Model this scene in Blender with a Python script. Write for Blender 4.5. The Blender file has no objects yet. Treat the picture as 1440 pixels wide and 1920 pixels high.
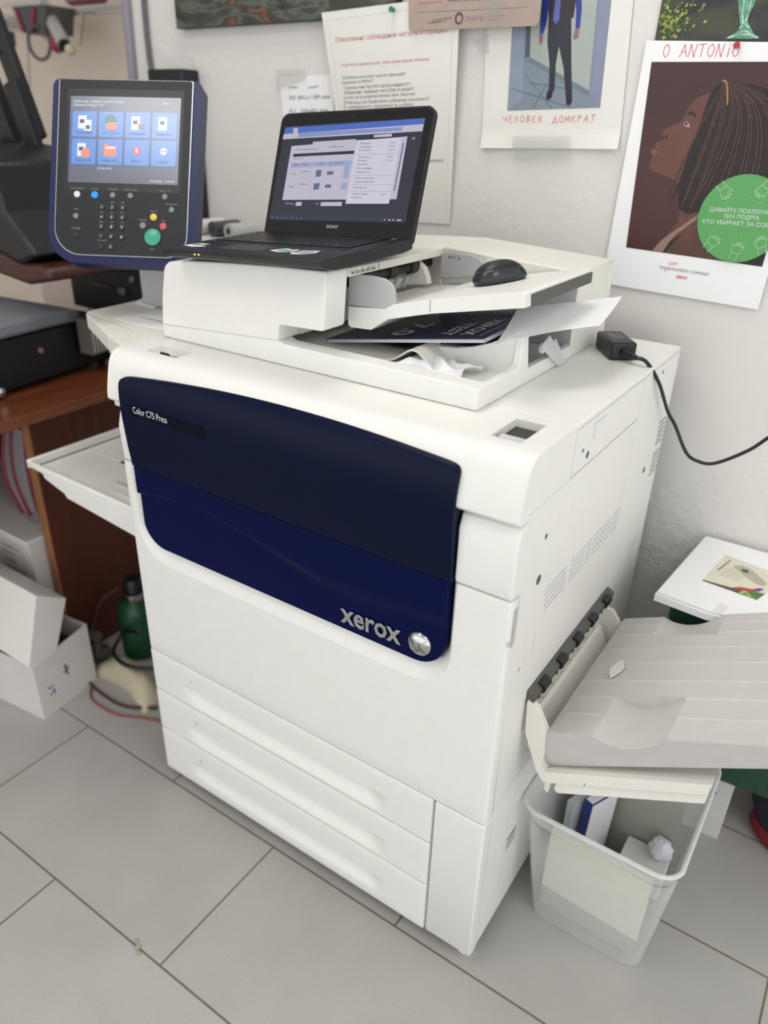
import bpy, bmesh, math, random
from mathutils import Matrix, Vector
random.seed(7)
SC = bpy.context.scene
COL = SC.collection

# ------------------------------------------------------------------ camera
cam_d = bpy.data.cameras.new('camera'); cam = bpy.data.objects.new('camera', cam_d); COL.objects.link(cam)
cam_d.sensor_fit = 'VERTICAL'; cam_d.sensor_height = 36.0; cam_d.lens = 36.0 * 1411 / 1920
cam_d.clip_start = 0.02; cam_d.clip_end = 60
_r = Vector((0.828, 0.560, 0.026)).normalized()
_f = Vector((-0.487, 0.742, -0.460)).normalized()
_d = _f.cross(_r).normalized(); _r = _d.cross(_f).normalized()
cam.matrix_world = Matrix(((_r.x, -_d.x, -_f.x, 0.312), (_r.y, -_d.y, -_f.y, -0.796), (_r.z, -_d.z, -_f.z, 1.365), (0, 0, 0, 1)))
cam_d.dof.use_dof = True; cam_d.dof.focus_distance = 1.2; cam_d.dof.aperture_fstop = 2.2
SC.camera = cam
# ------------------------------------------------------------------ view, world
SC.view_settings.view_transform = 'Standard'; SC.view_settings.look = 'None'
SC.view_settings.gamma = 1.0; SC.view_settings.use_curve_mapping = False
SC.view_settings.exposure = 0.30
W = bpy.data.worlds.new('room_world'); SC.world = W; W.use_nodes = True
W.node_tree.nodes['Background'].inputs[0].default_value = (1.0, 1.0, 1.0, 1)
W.node_tree.nodes['Background'].inputs[1].default_value = 1.2
LAMP_POWER = 7.0
LAMPS = [(-0.88, -0.98, 0.62, 0.62), (-0.55, 0.28, 0.60, 0.60), (1.25, -0.55, 0.62, 0.62)]

# ------------------------------------------------------------------ materials
def lin(c):
    c = c / 255.0
    return c / 12.92 if c <= 0.04045 else ((c + 0.055) / 1.055) ** 2.4
def rgb(h): return (lin(int(h[0:2], 16)), lin(int(h[2:4], 16)), lin(int(h[4:6], 16)), 1.0)
MATS = {}
def mat(name, hexc, rough=0.5, metal=0.0, noise=0.03, nscale=40.0, bump=0.0, bscale=200.0, spec=0.5, coat=0.0, emit=0.0, sheen=0.0):
    if name in MATS: return MATS[name]
    m = bpy.data.materials.new(name); m.use_nodes = True
    nt = m.node_tree; b = nt.nodes['Principled BSDF']
    c = rgb(hexc)
    b.inputs['Roughness'].default_value = rough; b.inputs['Metallic'].default_value = metal
    b.inputs['Specular IOR Level'].default_value = spec; b.inputs['Coat Weight'].default_value = coat
    geo = nt.nodes.new('ShaderNodeNewGeometry')
    n = nt.nodes.new('ShaderNodeTexNoise'); n.inputs['Scale'].default_value = nscale; n.inputs['Detail'].default_value = 3
    nt.links.new(geo.outputs['Position'], n.inputs['Vector'])
    r = nt.nodes.new('ShaderNodeMapRange'); r.inputs[1].default_value = 0.3; r.inputs[2].default_value = 0.7
    r.inputs[3].default_value = 1 - noise; r.inputs[4].default_value = 1 + noise
    nt.links.new(n.outputs['Fac'], r.inputs[0])
    mul = nt.nodes.new('ShaderNodeVectorMath'); mul.operation = 'SCALE'; mul.inputs[0].default_value = c[:3]
    nt.links.new(r.outputs[0], mul.inputs['Scale'])
    nt.links.new(mul.outputs[0], b.inputs['Base Color'])
    if emit:
        nt.links.new(mul.outputs[0], b.inputs['Emission Color']); b.inputs['Emission Strength'].default_value = emit
    if bump:
        n2 = nt.nodes.new('ShaderNodeTexNoise'); n2.inputs['Scale'].default_value = bscale; n2.inputs['Detail'].default_value = 2
        nt.links.new(geo.outputs['Position'], n2.inputs['Vector'])
        bp = nt.nodes.new('ShaderNodeBump'); bp.inputs['Strength'].default_value = bump; bp.inputs['Distance'].default_value = 0.002
        nt.links.new(n2.outputs['Fac'], bp.inputs['Height']); nt.links.new(bp.outputs[0], b.inputs['Normal'])
    MATS[name] = m
    return m
WHITE = mat('machine_white', 'e8e8e4', 0.42, bump=0.05, bscale=900, noise=0.012)
CREAM = mat('machine_cream', 'e4e3db', 0.45, bump=0.05, bscale=900, noise=0.015)
LGREY = mat('light_grey_plastic', 'b4b4b6', 0.5, bump=0.06, bscale=900, noise=0.015)
TGREY = mat('tray_grey_plastic', 'c6c3c1', 0.5, bump=0.08, bscale=900, noise=0.02)
DGREY = mat('dark_grey_plastic', '55554f', 0.6)  # dark grey parts and stripes; also stands in for shade inside flat holes
GAP = mat('gap_dark', '3a3a38', 0.7)
NAVY = mat('navy_satin', '050f2b', 0.34, bump=0.04, bscale=1200, noise=0.03, spec=0.12)
NAVY2 = mat('navy_gloss', '060f3c', 0.28, noise=0.03, spec=0.07)
NAVYD = mat('navy_badge', '080d1a', 0.35, spec=0.08)
RIM = mat('rim_blue', '1c244c', 0.35, spec=0.3)
CHAR = mat('charcoal_plastic', '222428', 0.42, spec=0.3)
BLACK = mat('black_plastic', '17181c', 0.38, bump=0.05, bscale=900)
BLK2 = mat('black_paint', '15171f', 0.4)
GLOSSB = mat('black_gloss', '0e0f14', 0.08)
CHROME = mat('chrome', 'c9cbcc', 0.18, metal=1.0, noise=0.05)
SILVER = mat('silver_trim', 'b9bac2', 0.3, metal=0.6)
TXTW = mat('print_white', 'dfe2e6', 0.5)
TXTG = mat('print_grey', '6a6a6a', 0.6)
TXTK = mat('print_black', '2a2a2c', 0.6)
TXTR = mat('print_red', 'c84a50', 0.6)
PAPER = mat('paper_white', 'f0f1f4', 0.6, noise=0.012, nscale=8)
PAPER2 = mat('paper_offwhite', 'e4e3de', 0.65, noise=0.015, nscale=8)
CARD = mat('white_card', 'd2d0ce', 0.7, noise=0.05, nscale=9)
KRAFT = mat('kraft_paper', 'a8968e', 0.75, noise=0.06, nscale=30)
FABRIC = mat('grey_fabric', '7b8088', 0.85, noise=0.08, nscale=14, bump=0.4, bscale=60)
SKINP = mat('ink_skin', '5e3c33', 0.45, noise=0.28, nscale=14)

def node_floor():
    m = bpy.data.materials.new('floor_tiles'); m.use_nodes = True; nt = m.node_tree; b = nt.nodes['Principled BSDF']
    geo = nt.nodes.new('ShaderNodeNewGeometry'); mp = nt.nodes.new('ShaderNodeVectorMath'); mp.operation = 'ADD'
    mp.inputs[1].default_value = (0.153 + 6.13, 0.315 + 0.3075 * 20, 0)
    nt.links.new(geo.outputs['Position'], mp.inputs[0])
    br = nt.nodes.new('ShaderNodeTexBrick'); br.offset = 0.5; br.offset_frequency = 2; br.squash = 1.0
    br.inputs['Scale'].default_value = 1.0; br.inputs['Brick Width'].default_value = 0.613; br.inputs['Row Height'].default_value = 0.3075
    br.inputs['Mortar Size'].default_value = 0.0022; br.inputs['Mortar Smooth'].default_value = 0.15; br.inputs['Bias'].default_value = 0
    br.inputs['Color1'].default_value = rgb('b1afac'); br.inputs['Color2'].default_value = rgb('acaaa7'); br.inputs['Mortar'].default_value = rgb('75695c')
    nt.links.new(mp.outputs[0], br.inputs['Vector'])
    n = nt.nodes.new('ShaderNodeTexNoise'); n.inputs['Scale'].default_value = 5; n.inputs['Detail'].default_value = 6
    n2 = nt.nodes.new('ShaderNodeTexNoise'); n2.inputs['Scale'].default_value = 260; n2.inputs['Detail'].default_value = 2
    for q in (n, n2): nt.links.new(geo.outputs['Position'], q.inputs['Vector'])
    ad = nt.nodes.new('ShaderNodeMath'); ad.operation = 'MULTIPLY_ADD'; ad.inputs[1].default_value = 0.55
    nt.links.new(n2.outputs['Fac'], ad.inputs[0]); nt.links.new(n.outputs['Fac'], ad.inputs[2])
    r = nt.nodes.new('ShaderNodeMapRange'); r.inputs[1].default_value = 0.5; r.inputs[2].default_value = 1.05; r.inputs[3].default_value = 0.9; r.inputs[4].default_value = 1.1
    nt.links.new(ad.outputs[0], r.inputs[0])
    mul = nt.nodes.new('ShaderNodeVectorMath'); mul.operation = 'SCALE'
    nt.links.new(br.outputs['Color'], mul.inputs[0]); nt.links.new(r.outputs[0], mul.inputs['Scale']); nt.links.new(mul.outputs[0], b.inputs['Base Color'])
    b.inputs['Roughness'].default_value = 0.42
    bp = nt.nodes.new('ShaderNodeBump'); bp.inputs['Strength'].default_value = 0.5; bp.inputs['Distance'].default_value = 0.002; bp.invert = True
    nt.links.new(br.outputs['Fac'], bp.inputs['Height']); nt.links.new(bp.outputs[0], b.inputs['Normal'])
    return m
def node_wall(name, hexc, bump=0.8):
    m = bpy.data.materials.new(name); m.use_nodes = True; nt = m.node_tree; b = nt.nodes['Principled BSDF']
    geo = nt.nodes.new('ShaderNodeNewGeometry')
    n = nt.nodes.new('ShaderNodeTexNoise'); n.inputs['Scale'].default_value = 45; n.inputs['Detail'].default_value = 5
    n2 = nt.nodes.new('ShaderNodeTexNoise'); n2.inputs['Scale'].default_value = 2.5; n2.inputs['Detail'].default_value = 4
    n3 = nt.nodes.new('ShaderNodeTexNoise'); n3.inputs['Scale'].default_value = 3.2; n3.inputs['Detail'].default_value = 2
    for q in (n, n2, n3): nt.links.new(geo.outputs['Position'], q.inputs['Vector'])
    r = nt.nodes.new('ShaderNodeMapRange'); r.inputs[1].default_value = 0.3; r.inputs[2].default_value = 0.7; r.inputs[3].default_value = 0.96; r.inputs[4].default_value = 1.03
    nt.links.new(n2.outputs['Fac'], r.inputs[0])
    mul = nt.nodes.new('ShaderNodeVectorMath'); mul.operation = 'SCALE'; mul.inputs[0].default_value = rgb(hexc)[:3]
    nt.links.new(r.outputs[0], mul.inputs['Scale']); nt.links.new(mul.outputs[0], b.inputs['Base Color'])
    b.inputs['Roughness'].default_value = 0.7; b.inputs['Specular IOR Level'].default_value = 0.25
    mm = nt.nodes.new('ShaderNodeMath'); mm.operation = 'MULTIPLY'; nt.links.new(n.outputs['Fac'], mm.inputs[0])
    r3 = nt.nodes.new('ShaderNodeMapRange'); r3.inputs[1].default_value = 0.4; r3.inputs[2].default_value = 0.65
    nt.links.new(n3.outputs['Fac'], r3.inputs[0]); nt.links.new(r3.outputs[0], mm.inputs[1])
    bp = nt.nodes.new('ShaderNodeBump'); bp.inputs['Strength'].default_value = bump; bp.inputs['Distance'].default_value = 0.006
    nt.links.new(mm.outputs[0], bp.inputs['Height']); nt.links.new(bp.outputs[0], b.inputs['Normal'])
    return m
def node_wood(name, a, c, axis='Y', rough=0.35):
    m = bpy.data.materials.new(name); m.use_nodes = True; nt = m.node_tree; b = nt.nodes['Principled BSDF']
    geo = nt.nodes.new('ShaderNodeNewGeometry'); mp = nt.nodes.new('ShaderNodeVectorMath'); mp.operation = 'MULTIPLY'
    mp.inputs[1].default_value = {'Y': (60, 3, 60), 'Z': (60, 60, 3)}[axis]
    nt.links.new(geo.outputs['Position'], mp.inputs[0])
    n = nt.nodes.new('ShaderNodeTexNoise'); n.inputs['Scale'].default_value = 1; n.inputs['Detail'].default_value = 4
    nt.links.new(mp.outputs[0], n.inputs['Vector'])
    cr = nt.nodes.new('ShaderNodeValToRGB'); cr.color_ramp.elements[0].color = rgb(a); cr.color_ramp.elements[1].color = rgb(c)
    cr.color_ramp.elements[0].position = 0.3; cr.color_ramp.elements[1].position = 0.75
    nt.links.new(n.outputs['Fac'], cr.inputs[0]); nt.links.new(cr.outputs[0], b.inputs['Base Color']); b.inputs['Roughness'].default_value = rough
    return m
def node_clear(name, tint, dens, rough=0.08):
    m = bpy.data.materials.new(name); m.use_nodes = True; nt = m.node_tree; b = nt.nodes['Principled BSDF']
    b.inputs['Base Color'].default_value = rgb(tint); b.inputs['Roughness'].default_value = rough
    t = nt.nodes.new('ShaderNodeBsdfTransparent'); t.inputs[0].default_value = (0.97, 0.98, 0.98, 1)
    fr = nt.nodes.new('ShaderNodeLayerWeight'); fr.inputs[0].default_value = 0.35
    n = nt.nodes.new('ShaderNodeTexNoise'); n.inputs['Scale'].default_value = 12
    r = nt.nodes.new('ShaderNodeMapRange'); r.inputs[3].default_value = dens * 0.7; r.inputs[4].default_value = dens * 1.3
    nt.links.new(n.outputs['Fac'], r.inputs[0])
    ad = nt.nodes.new('ShaderNodeMath'); ad.operation = 'MULTIPLY_ADD'; ad.inputs[1].default_value = 0.55; ad.use_clamp = True
    nt.links.new(fr.outputs['Facing'], ad.inputs[0]); nt.links.new(r.outputs[0], ad.inputs[2])
    mx = nt.nodes.new('ShaderNodeMixShader'); nt.links.new(ad.outputs[0], mx.inputs[0]); nt.links.new(t.outputs[0], mx.inputs[1]); nt.links.new(b.outputs[0], mx.inputs[2])
    nt.links.new(mx.outputs[0], nt.nodes['Material Output'].inputs['Surface'])
    return m
def node_paint(name, cols, scale, dist=2.0, rough=0.4):
    m = bpy.data.materials.new(name); m.use_nodes = True; nt = m.node_tree; b = nt.nodes['Principled BSDF']
    geo = nt.nodes.new('ShaderNodeNewGeometry'); mp = nt.nodes.new('ShaderNodeVectorMath'); mp.operation = 'MULTIPLY'; mp.inputs[1].default_value = (1, 1, 3.2)
    nt.links.new(geo.outputs['Position'], mp.inputs[0])
    n = nt.nodes.new('ShaderNodeTexNoise'); n.inputs['Scale'].default_value = scale; n.inputs['Detail'].default_value = 5; n.inputs['Distortion'].default_value = dist
    nt.links.new(mp.outputs[0], n.inputs['Vector'])
    cr = nt.nodes.new('ShaderNodeValToRGB'); e = cr.color_ramp.elements
    for i, (p, c) in enumerate(cols):
        q = e[i] if i < 2 else e.new(p)
        q.position = p; q.color = rgb(c)
    nt.links.new(n.outputs['Fac'], cr.inputs[0]); nt.links.new(cr.outputs[0], b.inputs['Base Color']); b.inputs['Roughness'].default_value = rough
    bp = nt.nodes.new('ShaderNodeBump'); bp.inputs['Strength'].default_value = 0.4; bp.inputs['Distance'].default_value = 0.002
    nt.links.new(n.outputs['Fac'], bp.inputs['Height']); nt.links.new(bp.outputs[0], b.inputs['Normal'])
    return m
def emis(name, hexc, s=1.0):      # lit display surface: black glass that gives off the colour
    if name in MATS: return MATS[name]
    m = mat(name, hexc, 0.2, emit=s, noise=0.02, nscale=60)
    for l in list(m.node_tree.links):
        if l.to_socket.name == 'Base Color': m.node_tree.links.remove(l)
    m.node_tree.nodes['Principled BSDF'].inputs['Base Color'].default_value = (0.01, 0.01, 0.012, 1)
    if name.startswith('screen_'):
        m.node_tree.nodes['Principled BSDF'].inputs['Coat Weight'].default_value = 1.0; m.node_tree.nodes['Principled BSDF'].inputs['Coat Roughness'].default_value = 0.28
    return m

# ------------------------------------------------------------------ mesh builder
TEXTS = {}
def text_geo(s, serif=False):
    if s in TEXTS: return TEXTS[s]
    c = bpy.data.curves.new('t', 'FONT'); c.body = s; c.offset = 0.022 if s in ('xerox', 'SONY', 'XEROX', 'TEST', '7.0') else 0.0; c.resolution_u = 2
    o = bpy.data.objects.new('t', c); COL.objects.link(o); bpy.context.view_layer.update()
    me = bpy.data.meshes.new_from_object(o.evaluated_get(bpy.context.evaluated_depsgraph_get()))
    vs = [(v.co.x, v.co.y) for v in me.vertices]; fs = [tuple(p.vertices) for p in me.polygons]
    bpy.data.objects.remove(o); bpy.data.curves.remove(c); bpy.data.meshes.remove(me)
    if not vs: vs = [(0, 0), (1, 0), (1, 1)]; fs = [(0, 1, 2)]
    xs = [v[0] for v in vs]; ys = [v[1] for v in vs]
    TEXTS[s] = (vs, fs, min(xs), max(xs), min(ys), max(ys))
    return TEXTS[s]
def frame(O, X, Y):
    X = Vector(X).normalized(); Y = Vector(Y); Y = (Y - X * Y.dot(X)).normalized(); Z = X.cross(Y)
    return Matrix(((X.x, Y.x, Z.x, O[0]), (X.y, Y.y, Z.y, O[1]), (X.z, Y.z, Z.z, O[2]), (0, 0, 0, 1)))
ID = Matrix.Identity(4)
class MB:
    def __init__(s, M=None): s.v = []; s.f = []; s.mi = []; s.mats = []; s.M = M or ID
    def add(s, vs, fs, m, M=None):
        T = s.M @ M if M is not None else s.M
        if m not in s.mats: s.mats.append(m)
        k = s.mats.index(m); b = len(s.v)
        s.v += [tuple(T @ Vector(p)) for p in vs]
        for f in fs: s.f.append(tuple(i + b for i in f)); s.mi.append(k)
        return s
    def box(s, x0, x1, y0, y1, z0, z1, m, M=None):
        return s.add([(x0, y0, z0), (x1, y0, z0), (x1, y1, z0), (x0, y1, z0), (x0, y0, z1), (x1, y0, z1), (x1, y1, z1), (x0, y1, z1)],
                     [(0, 3, 2, 1), (4, 5, 6, 7), (0, 1, 5, 4), (1, 2, 6, 5), (2, 3, 7, 6), (3, 0, 4, 7)], m, M)
    def prism(s, poly, axis, a, b, m, M=None):
        g = {'x': lambda p, t: (t, p[0], p[1]), 'y': lambda p, t: (p[0], t, p[1]), 'z': lambda p, t: (p[0], p[1], t)}[axis]
        n = len(poly)
        return s.add([g(p, a) for p in poly] + [g(p, b) for p in poly],
                     [tuple(range(n)), tuple(range(2 * n - 1, n - 1, -1))] + [(i, (i + 1) % n, n + (i + 1) % n, n + i) for i in range(n)], m, M)
    def poly(s, pts, m, M=None): return s.add(pts, [tuple(range(len(pts)))], m, M)
    def flat(s, pts, y, m): return s.add([(p[0], y, p[1]) for p in pts], [tuple(range(len(pts)))], m)
    def cyl(s, p0, p1, r, m, n=16, r2=None, M=None):
        p0 = Vector(p0); p1 = Vector(p1); d = (p1 - p0).normalized(); a = d.orthogonal().normalized(); b = d.cross(a); r2 = r if r2 is None else r2
        vs = []
        for p, q in ((p0, r), (p1, r2)):
            vs += [tuple(p + (a * math.cos(2 * math.pi * i / n) + b * math.sin(2 * math.pi * i / n)) * q) for i in range(n)]
        return s.add(vs, [tuple(range(n))[::-1], tuple(range(n, 2 * n))] + [(i, (i + 1) % n, n + (i + 1) % n, n + i) for i in range(n)], m, M)
    def tube(s, pts, r, m, n=8, close=False, M=None):
        P = [Vector(p) for p in pts]; vs = []; N = len(P); a = None
        for i, p in enumerate(P):
            q0 = P[i - 1] if (i > 0 or close) else p; q1 = P[(i + 1) % N] if (i < N - 1 or close) else p
            d = (q1 - q0).normalized()
            a = d.orthogonal().normalized() if a is None else (a - d * a.dot(d)).normalized()
            b = d.cross(a)
            vs += [tuple(p + (a * math.cos(2 * math.pi * k / n) + b * math.sin(2 * math.pi * k / n)) * r) for k in range(n)]
        fs = []
        for i in range(N if close else N - 1):
            j = (i + 1) % N
            fs += [(i * n + k, i * n + (k + 1) % n, j * n + (k + 1) % n, j * n + k) for k in range(n)]
        if not close: fs += [tuple(range(n))[::-1], tuple(range((N - 1) * n, N * n))]
        return s.add(vs, fs, m, M)
    def lathe(s, prof, m, n=24, M=None):
        vs = []
        for r, z in prof: vs += [(r * math.cos(2 * math.pi * k / n), r * math.sin(2 * math.pi * k / n), z) for k in range(n)]
        fs = [(i * n + k, i * n + (k + 1) % n, (i + 1) * n + (k + 1) % n, (i + 1) * n + k) for i in range(len(prof) - 1) for k in range(n)]
        fs += [tuple(range(n))[::-1], tuple(range((len(prof) - 1) * n, len(prof) * n))]
        return s.add(vs, fs, m, M)
    def grid(s, fn, us, ws, m, M=None, thick=None):
        nu, nw = len(us), len(ws); vs = [fn(u, w) for u in us for w in ws]
        fs = [(i * nw + j, (i + 1) * nw + j, (i + 1) * nw + j + 1, i * nw + j + 1) for i in range(nu - 1) for j in range(nw - 1)]
        if thick is not None:
            t = Vector(thick); o = len(vs); vs = vs + [tuple(Vector(p) + t) for p in vs]
            fs += [tuple(o + k for k in f[::-1]) for f in fs]
            ring = [i * nw for i in range(nu)] + [(nu - 1) * nw + j for j in range(1, nw)] + [i * nw + nw - 1 for i in range(nu - 2, -1, -1)] + [j for j in range(nw - 2, 0, -1)]
            fs += [(ring[k], ring[(k + 1) % len(ring)], o + ring[(k + 1) % len(ring)], o + ring[k]) for k in range(len(ring))]
        return s.add(vs, fs, m, M)
    def plate(s, fy, xs, zs, yb, m, zlo=None, zhi=None):
        """front surface y=fy(x,z) closed by a flat back at yb; zs are fractions when zlo/zhi are functions of x"""
        pts = []
        for x in xs:
            col = []
            for z in zs:
                zz = z if zlo is None else zlo(x) + (zhi(x) - zlo(x)) * z
                col.append((x, fy(x, zz), zz))
            pts.append(col)
        nx, nz = len(xs), len(zs); vs = [p for c in pts for p in c]; o = len(vs)
        ring = [i * nz for i in range(nx)] + [(nx - 1) * nz + j for j in range(1, nz)] + [i * nz + nz - 1 for i in range(nx - 2, -1, -1)] + [j for j in range(nz - 2, 0, -1)]
        vs += [(vs[k][0], yb, vs[k][2]) for k in ring]
        fs = [(i * nz + j, (i + 1) * nz + j, (i + 1) * nz + j + 1, i * nz + j + 1) for i in range(nx - 1) for j in range(nz - 1)]
        fs += [(ring[k], ring[(k + 1) % len(ring)], o + (k + 1) % len(ring), o + k) for k in range(len(ring))]
        fs += [tuple(range(o, o + len(ring)))]
        return s.add(vs, fs, m)
    def text(s, t, F, m, w=None, h=None, ext=0.0, anchor='l'):
        vs, fs, x0, x1, y0, y1 = text_geo(t)
        sx = (w / (x1 - x0)) if w else (h / 0.73); sy = (h / 0.73) if h else sx
        ox = {'l': x0, 'c': (x0 + x1) / 2, 'r': x1}[anchor]
        P = [((a - ox) * sx, b * sy) for a, b in vs]
        if ext <= 0: return s.add([(a, b, 0) for a, b in P], fs, m, F)
        n = len(P); ed = {}
        for f in fs:
            for i in range(len(f)):
                e = (f[i], f[(i + 1) % len(f)]); k = tuple(sorted(e)); ed[k] = None if k in ed else e
        side = [(e[0], e[1], e[1] + n, e[0] + n) for e in ed.values() if e]
        return s.add([(a, b, 0) for a, b in P] + [(a, b, ext) for a, b in P], fs + [tuple(i + n for i in f) for f in fs] + side, m, F)
    def build(s, name, parent=None, bevel=0.0, smooth=True, weld=True, solid=0.0, sub=0, ang=35):
        me = bpy.data.meshes.new(name)
        xs = [v[0] for v in s.v]; ys = [v[1] for v in s.v]; zs = [v[2] for v in s.v]
        org = Vector(((min(xs) + max(xs)) / 2, (min(ys) + max(ys)) / 2, min(zs)))
        me.from_pydata([tuple(Vector(p) - org) for p in s.v], [], s.f)
        for m in s.mats: me.materials.append(m)
        for p, k in zip(me.polygons, s.mi): p.material_index = k
        bm = bmesh.new(); bm.from_mesh(me)
        bmesh.ops.recalc_face_normals(bm, faces=bm.faces); bm.to_mesh(me); bm.free()
        if smooth:
            for p in me.polygons: p.use_smooth = True
            me.set_sharp_from_angle(angle=math.radians(ang))
        o = bpy.data.objects.new(name, me); COL.objects.link(o)
        if bevel:
            b = o.modifiers.new('bevel', 'BEVEL'); b.width = bevel; b.segments = 2; b.limit_method = 'ANGLE'; b.angle_limit = math.radians(40)
        if solid:
            b = o.modifiers.new('solid', 'SOLIDIFY'); b.thickness = solid; b.offset = 0
        if sub:
            b = o.modifiers.new('sub', 'SUBSURF'); b.levels = sub; b.render_levels = sub
        o['_o'] = tuple(org)
        if parent is not None:
            o.parent = parent; o.location = org - Vector(parent['_o'])
        else: o.location = org
        return o
def tag(o, label=None, cat=None, group=None, kind=None):
    if label: o['label'] = label
    if cat: o['category'] = cat
    if group: o['group'] = group
    if kind: o['kind'] = kind
    return o
def thing(name, label, cat, loc, group=None):
    o = bpy.data.objects.new(name, None); COL.objects.link(o); o.location = loc; o['_o'] = tuple(loc); o.empty_display_size = 0.05
    return tag(o, label, cat, group)
def struct(name, mb, **k): return tag(mb.build(name, **k), kind='structure')
def lerp(a, b, t): return a + (b - a) * t
def interp(pts, x):
    if x <= pts[0][0]: return pts[0][1]
    for (a, b), (c, d) in zip(pts, pts[1:]):
        if x <= c: return b + (d - b) * (x - a) / (c - a)
    return pts[-1][1]
def smooth(t): t = max(0, min(1, t)); return t * t * (3 - 2 * t)
def spl(pts, n=8):
    P = [Vector(p) for p in pts]; P = [P[0]] + P + [P[-1]]; out = []
    for i in range(1, len(P) - 2):
        for k in range(n):
            t = k / n; a, b, c, d = P[i - 1], P[i], P[i + 1], P[i + 2]
            out.append(tuple(0.5 * ((2 * b) + (c - a) * t + (2 * a - 5 * b + 4 * c - d) * t * t + (3 * b - a - 3 * c + d) * t ** 3)))
    out.append(tuple(P[-2])); return out
def rrect(x0, x1, y0, y1, rbl, rbr=None, rtr=None, rtl=None, n=6):
    rbr = rbl if rbr is None else rbr; rtr = rbl if rtr is None else rtr; rtl = rbl if rtl is None else rtl; out = []
    for cx, cy, r, a0 in ((x0 + rbl, y0 + rbl, rbl, 180), (x1 - rbr, y0 + rbr, rbr, 270), (x1 - rtr, y1 - rtr, rtr, 0), (x0 + rtl, y1 - rtl, rtl, 90)):
        for k in range(n + 1):
            a = math.radians(a0 + 90 * k / n); out.append((cx + r * math.cos(a), cy + r * math.sin(a)))
    return out
def er(d, r): return 0.0 if d >= r else r - math.sqrt(max(0, r * r - (r - d) ** 2))
def edged(a, b, n, r=0.004):
    e = [0, r * 0.12, r * 0.4, r]
    return [a + q for q in e] + [lerp(a + r, b - r, k / n) for k in range(1, n)] + [b - q for q in e[::-1]]

# ================================================================== SETTING
FLOOR = node_floor(); WALL = node_wall('plaster_wall', 'dfddda'); WALLB = node_wall('beige_wall', 'e6dccf', 0.2)
struct('floor', MB().box(-3.8, 2.6, -3.2, 1.5, -0.05, 0, FLOOR))
struct('wall_back', MB().box(-1.56, 2.6, 0.76, 1.5, 0, 2.75, WALL))
struct('wall_alcove', MB().box(-3.8, -1.56, 1.4, 1.5, 0, 2.75, WALLB))
struct('wall_left', MB().box(-3.9, -3.8, -3.2, 1.5, 0, 2.75, WALLB))
CEIL = node_wall('ceiling_white', 'e8e7e3', 0.05)
struct('ceiling', MB().box(-3.9, 2.6, -3.2, 1.5, 2.75, 2.85, CEIL))
LAMP = mat('lamp_diffuser', 'fffdf8', 0.4, emit=LAMP_POWER, noise=0.0)
for (lx, ly, w, h), where in zip(LAMPS, ('in front of the control panel', 'above the scanner', 'right of the output tray')):
    t = thing('ceiling_light', 'square flat light panel on the ceiling ' + where, 'light', (lx, ly, 2.72), 'ceiling light panels')
    fr = MB(); a = 0.02
    for q in ((-w / 2, w / 2, -h / 2, -h / 2 + a), (-w / 2, w / 2, h / 2 - a, h / 2), (-w / 2, -w / 2 + a, -h / 2 + a, h / 2 - a), (w / 2 - a, w / 2, -h / 2 + a, h / 2 - a)):
        fr.box(lx + q[0], lx + q[1], ly + q[2], ly + q[3], 2.72, 2.75, WHITE)
    fr.build('frame', t)
    MB().box(lx - w / 2 + a, lx + w / 2 - a, ly - h / 2 + a, ly + h / 2 - a, 2.73, 2.745, LAMP).build('diffuser', t)

# ================================================================== DIGITAL PRESS
press = thing('digital_press', 'large white office printing press with navy blue front panels', 'printer', (-0.395, 0.34, 0))
ch = MB()
ch.box(-0.784, -0.006, 0.032, 0.672, 0.05, 0.994, GAP)  # core coloured dark so the gaps between panels look shaded
ch.box(-0.77, -0.03, 0.08, 0.66, 0.03, 0.05, GAP)
ch.build('chassis', press)
ls = MB(); ls.box(-0.79, -0.784, 0.03, 0.67, 0.03, 0.92, WHITE); ls.build('left_side_cover', press, bevel=0.002)

# top cover: y,z profile with two pockets
prof = [(0.154, 0.925), (0.154, 1.0055), (0.045, 1.0065), (0.030, 1.006), (0.021, 1.0045), (0.012, 1.0005), (0.005, 0.993), (0.0, 0.982), (-0.004, 0.967), (-0.008, 0.950), (-0.011, 0.935), (-0.012, 0.923), (-0.008, 0.918), (0.02, 0.918), (0.02, 0.925)]
def pocket(y0, y1, d):
    return [(0.154, 0.925), (0.154, 1.0055), (y1, 1.0058), (y1, 1.006 - d), (y0, 1.0062 - d), (y0, 1.0062)] + [p for p in prof[2:] if p[0] < y0]
tc = MB()
tc.prism(prof, 'x', -0.79, -0.732, WHITE); tc.prism(pocket(0.036, 0.074, 0.010), 'x', -0.732, -0.658, WHITE)
tc.prism(prof, 'x', -0.658, -0.0785, WHITE); tc.prism(pocket(0.046, 0.127, 0.020), 'x', -0.0785, -0.0345, WHITE); tc.prism(prof, 'x', -0.0345, 0.0, WHITE)
tc.build('top_cover', press)
ww = MB(); ww.box(-0.0775, -0.0355, 0.062, 0.1265, 0.9862, 0.992, WHITE)
ww.grid(lambda u, w: (lerp(-0.074, -0.039, u), lerp(0.052, 0.085, w), 0.996 + 0.006 * math.sin(math.pi * w)), [0, .25, .5, .75, 1], [0, .25, .5, .75, 1], node_clear('clear_window', 'f2f4f6', 0.3), thick=(0, 0, -0.001))
ww.build('counter_window', press)
MB().box(-0.79, 0.0, 0.1565, 0.68, 0.997, 1.0055, WHITE).build('top_plate', press, bevel=0.0015)

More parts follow.
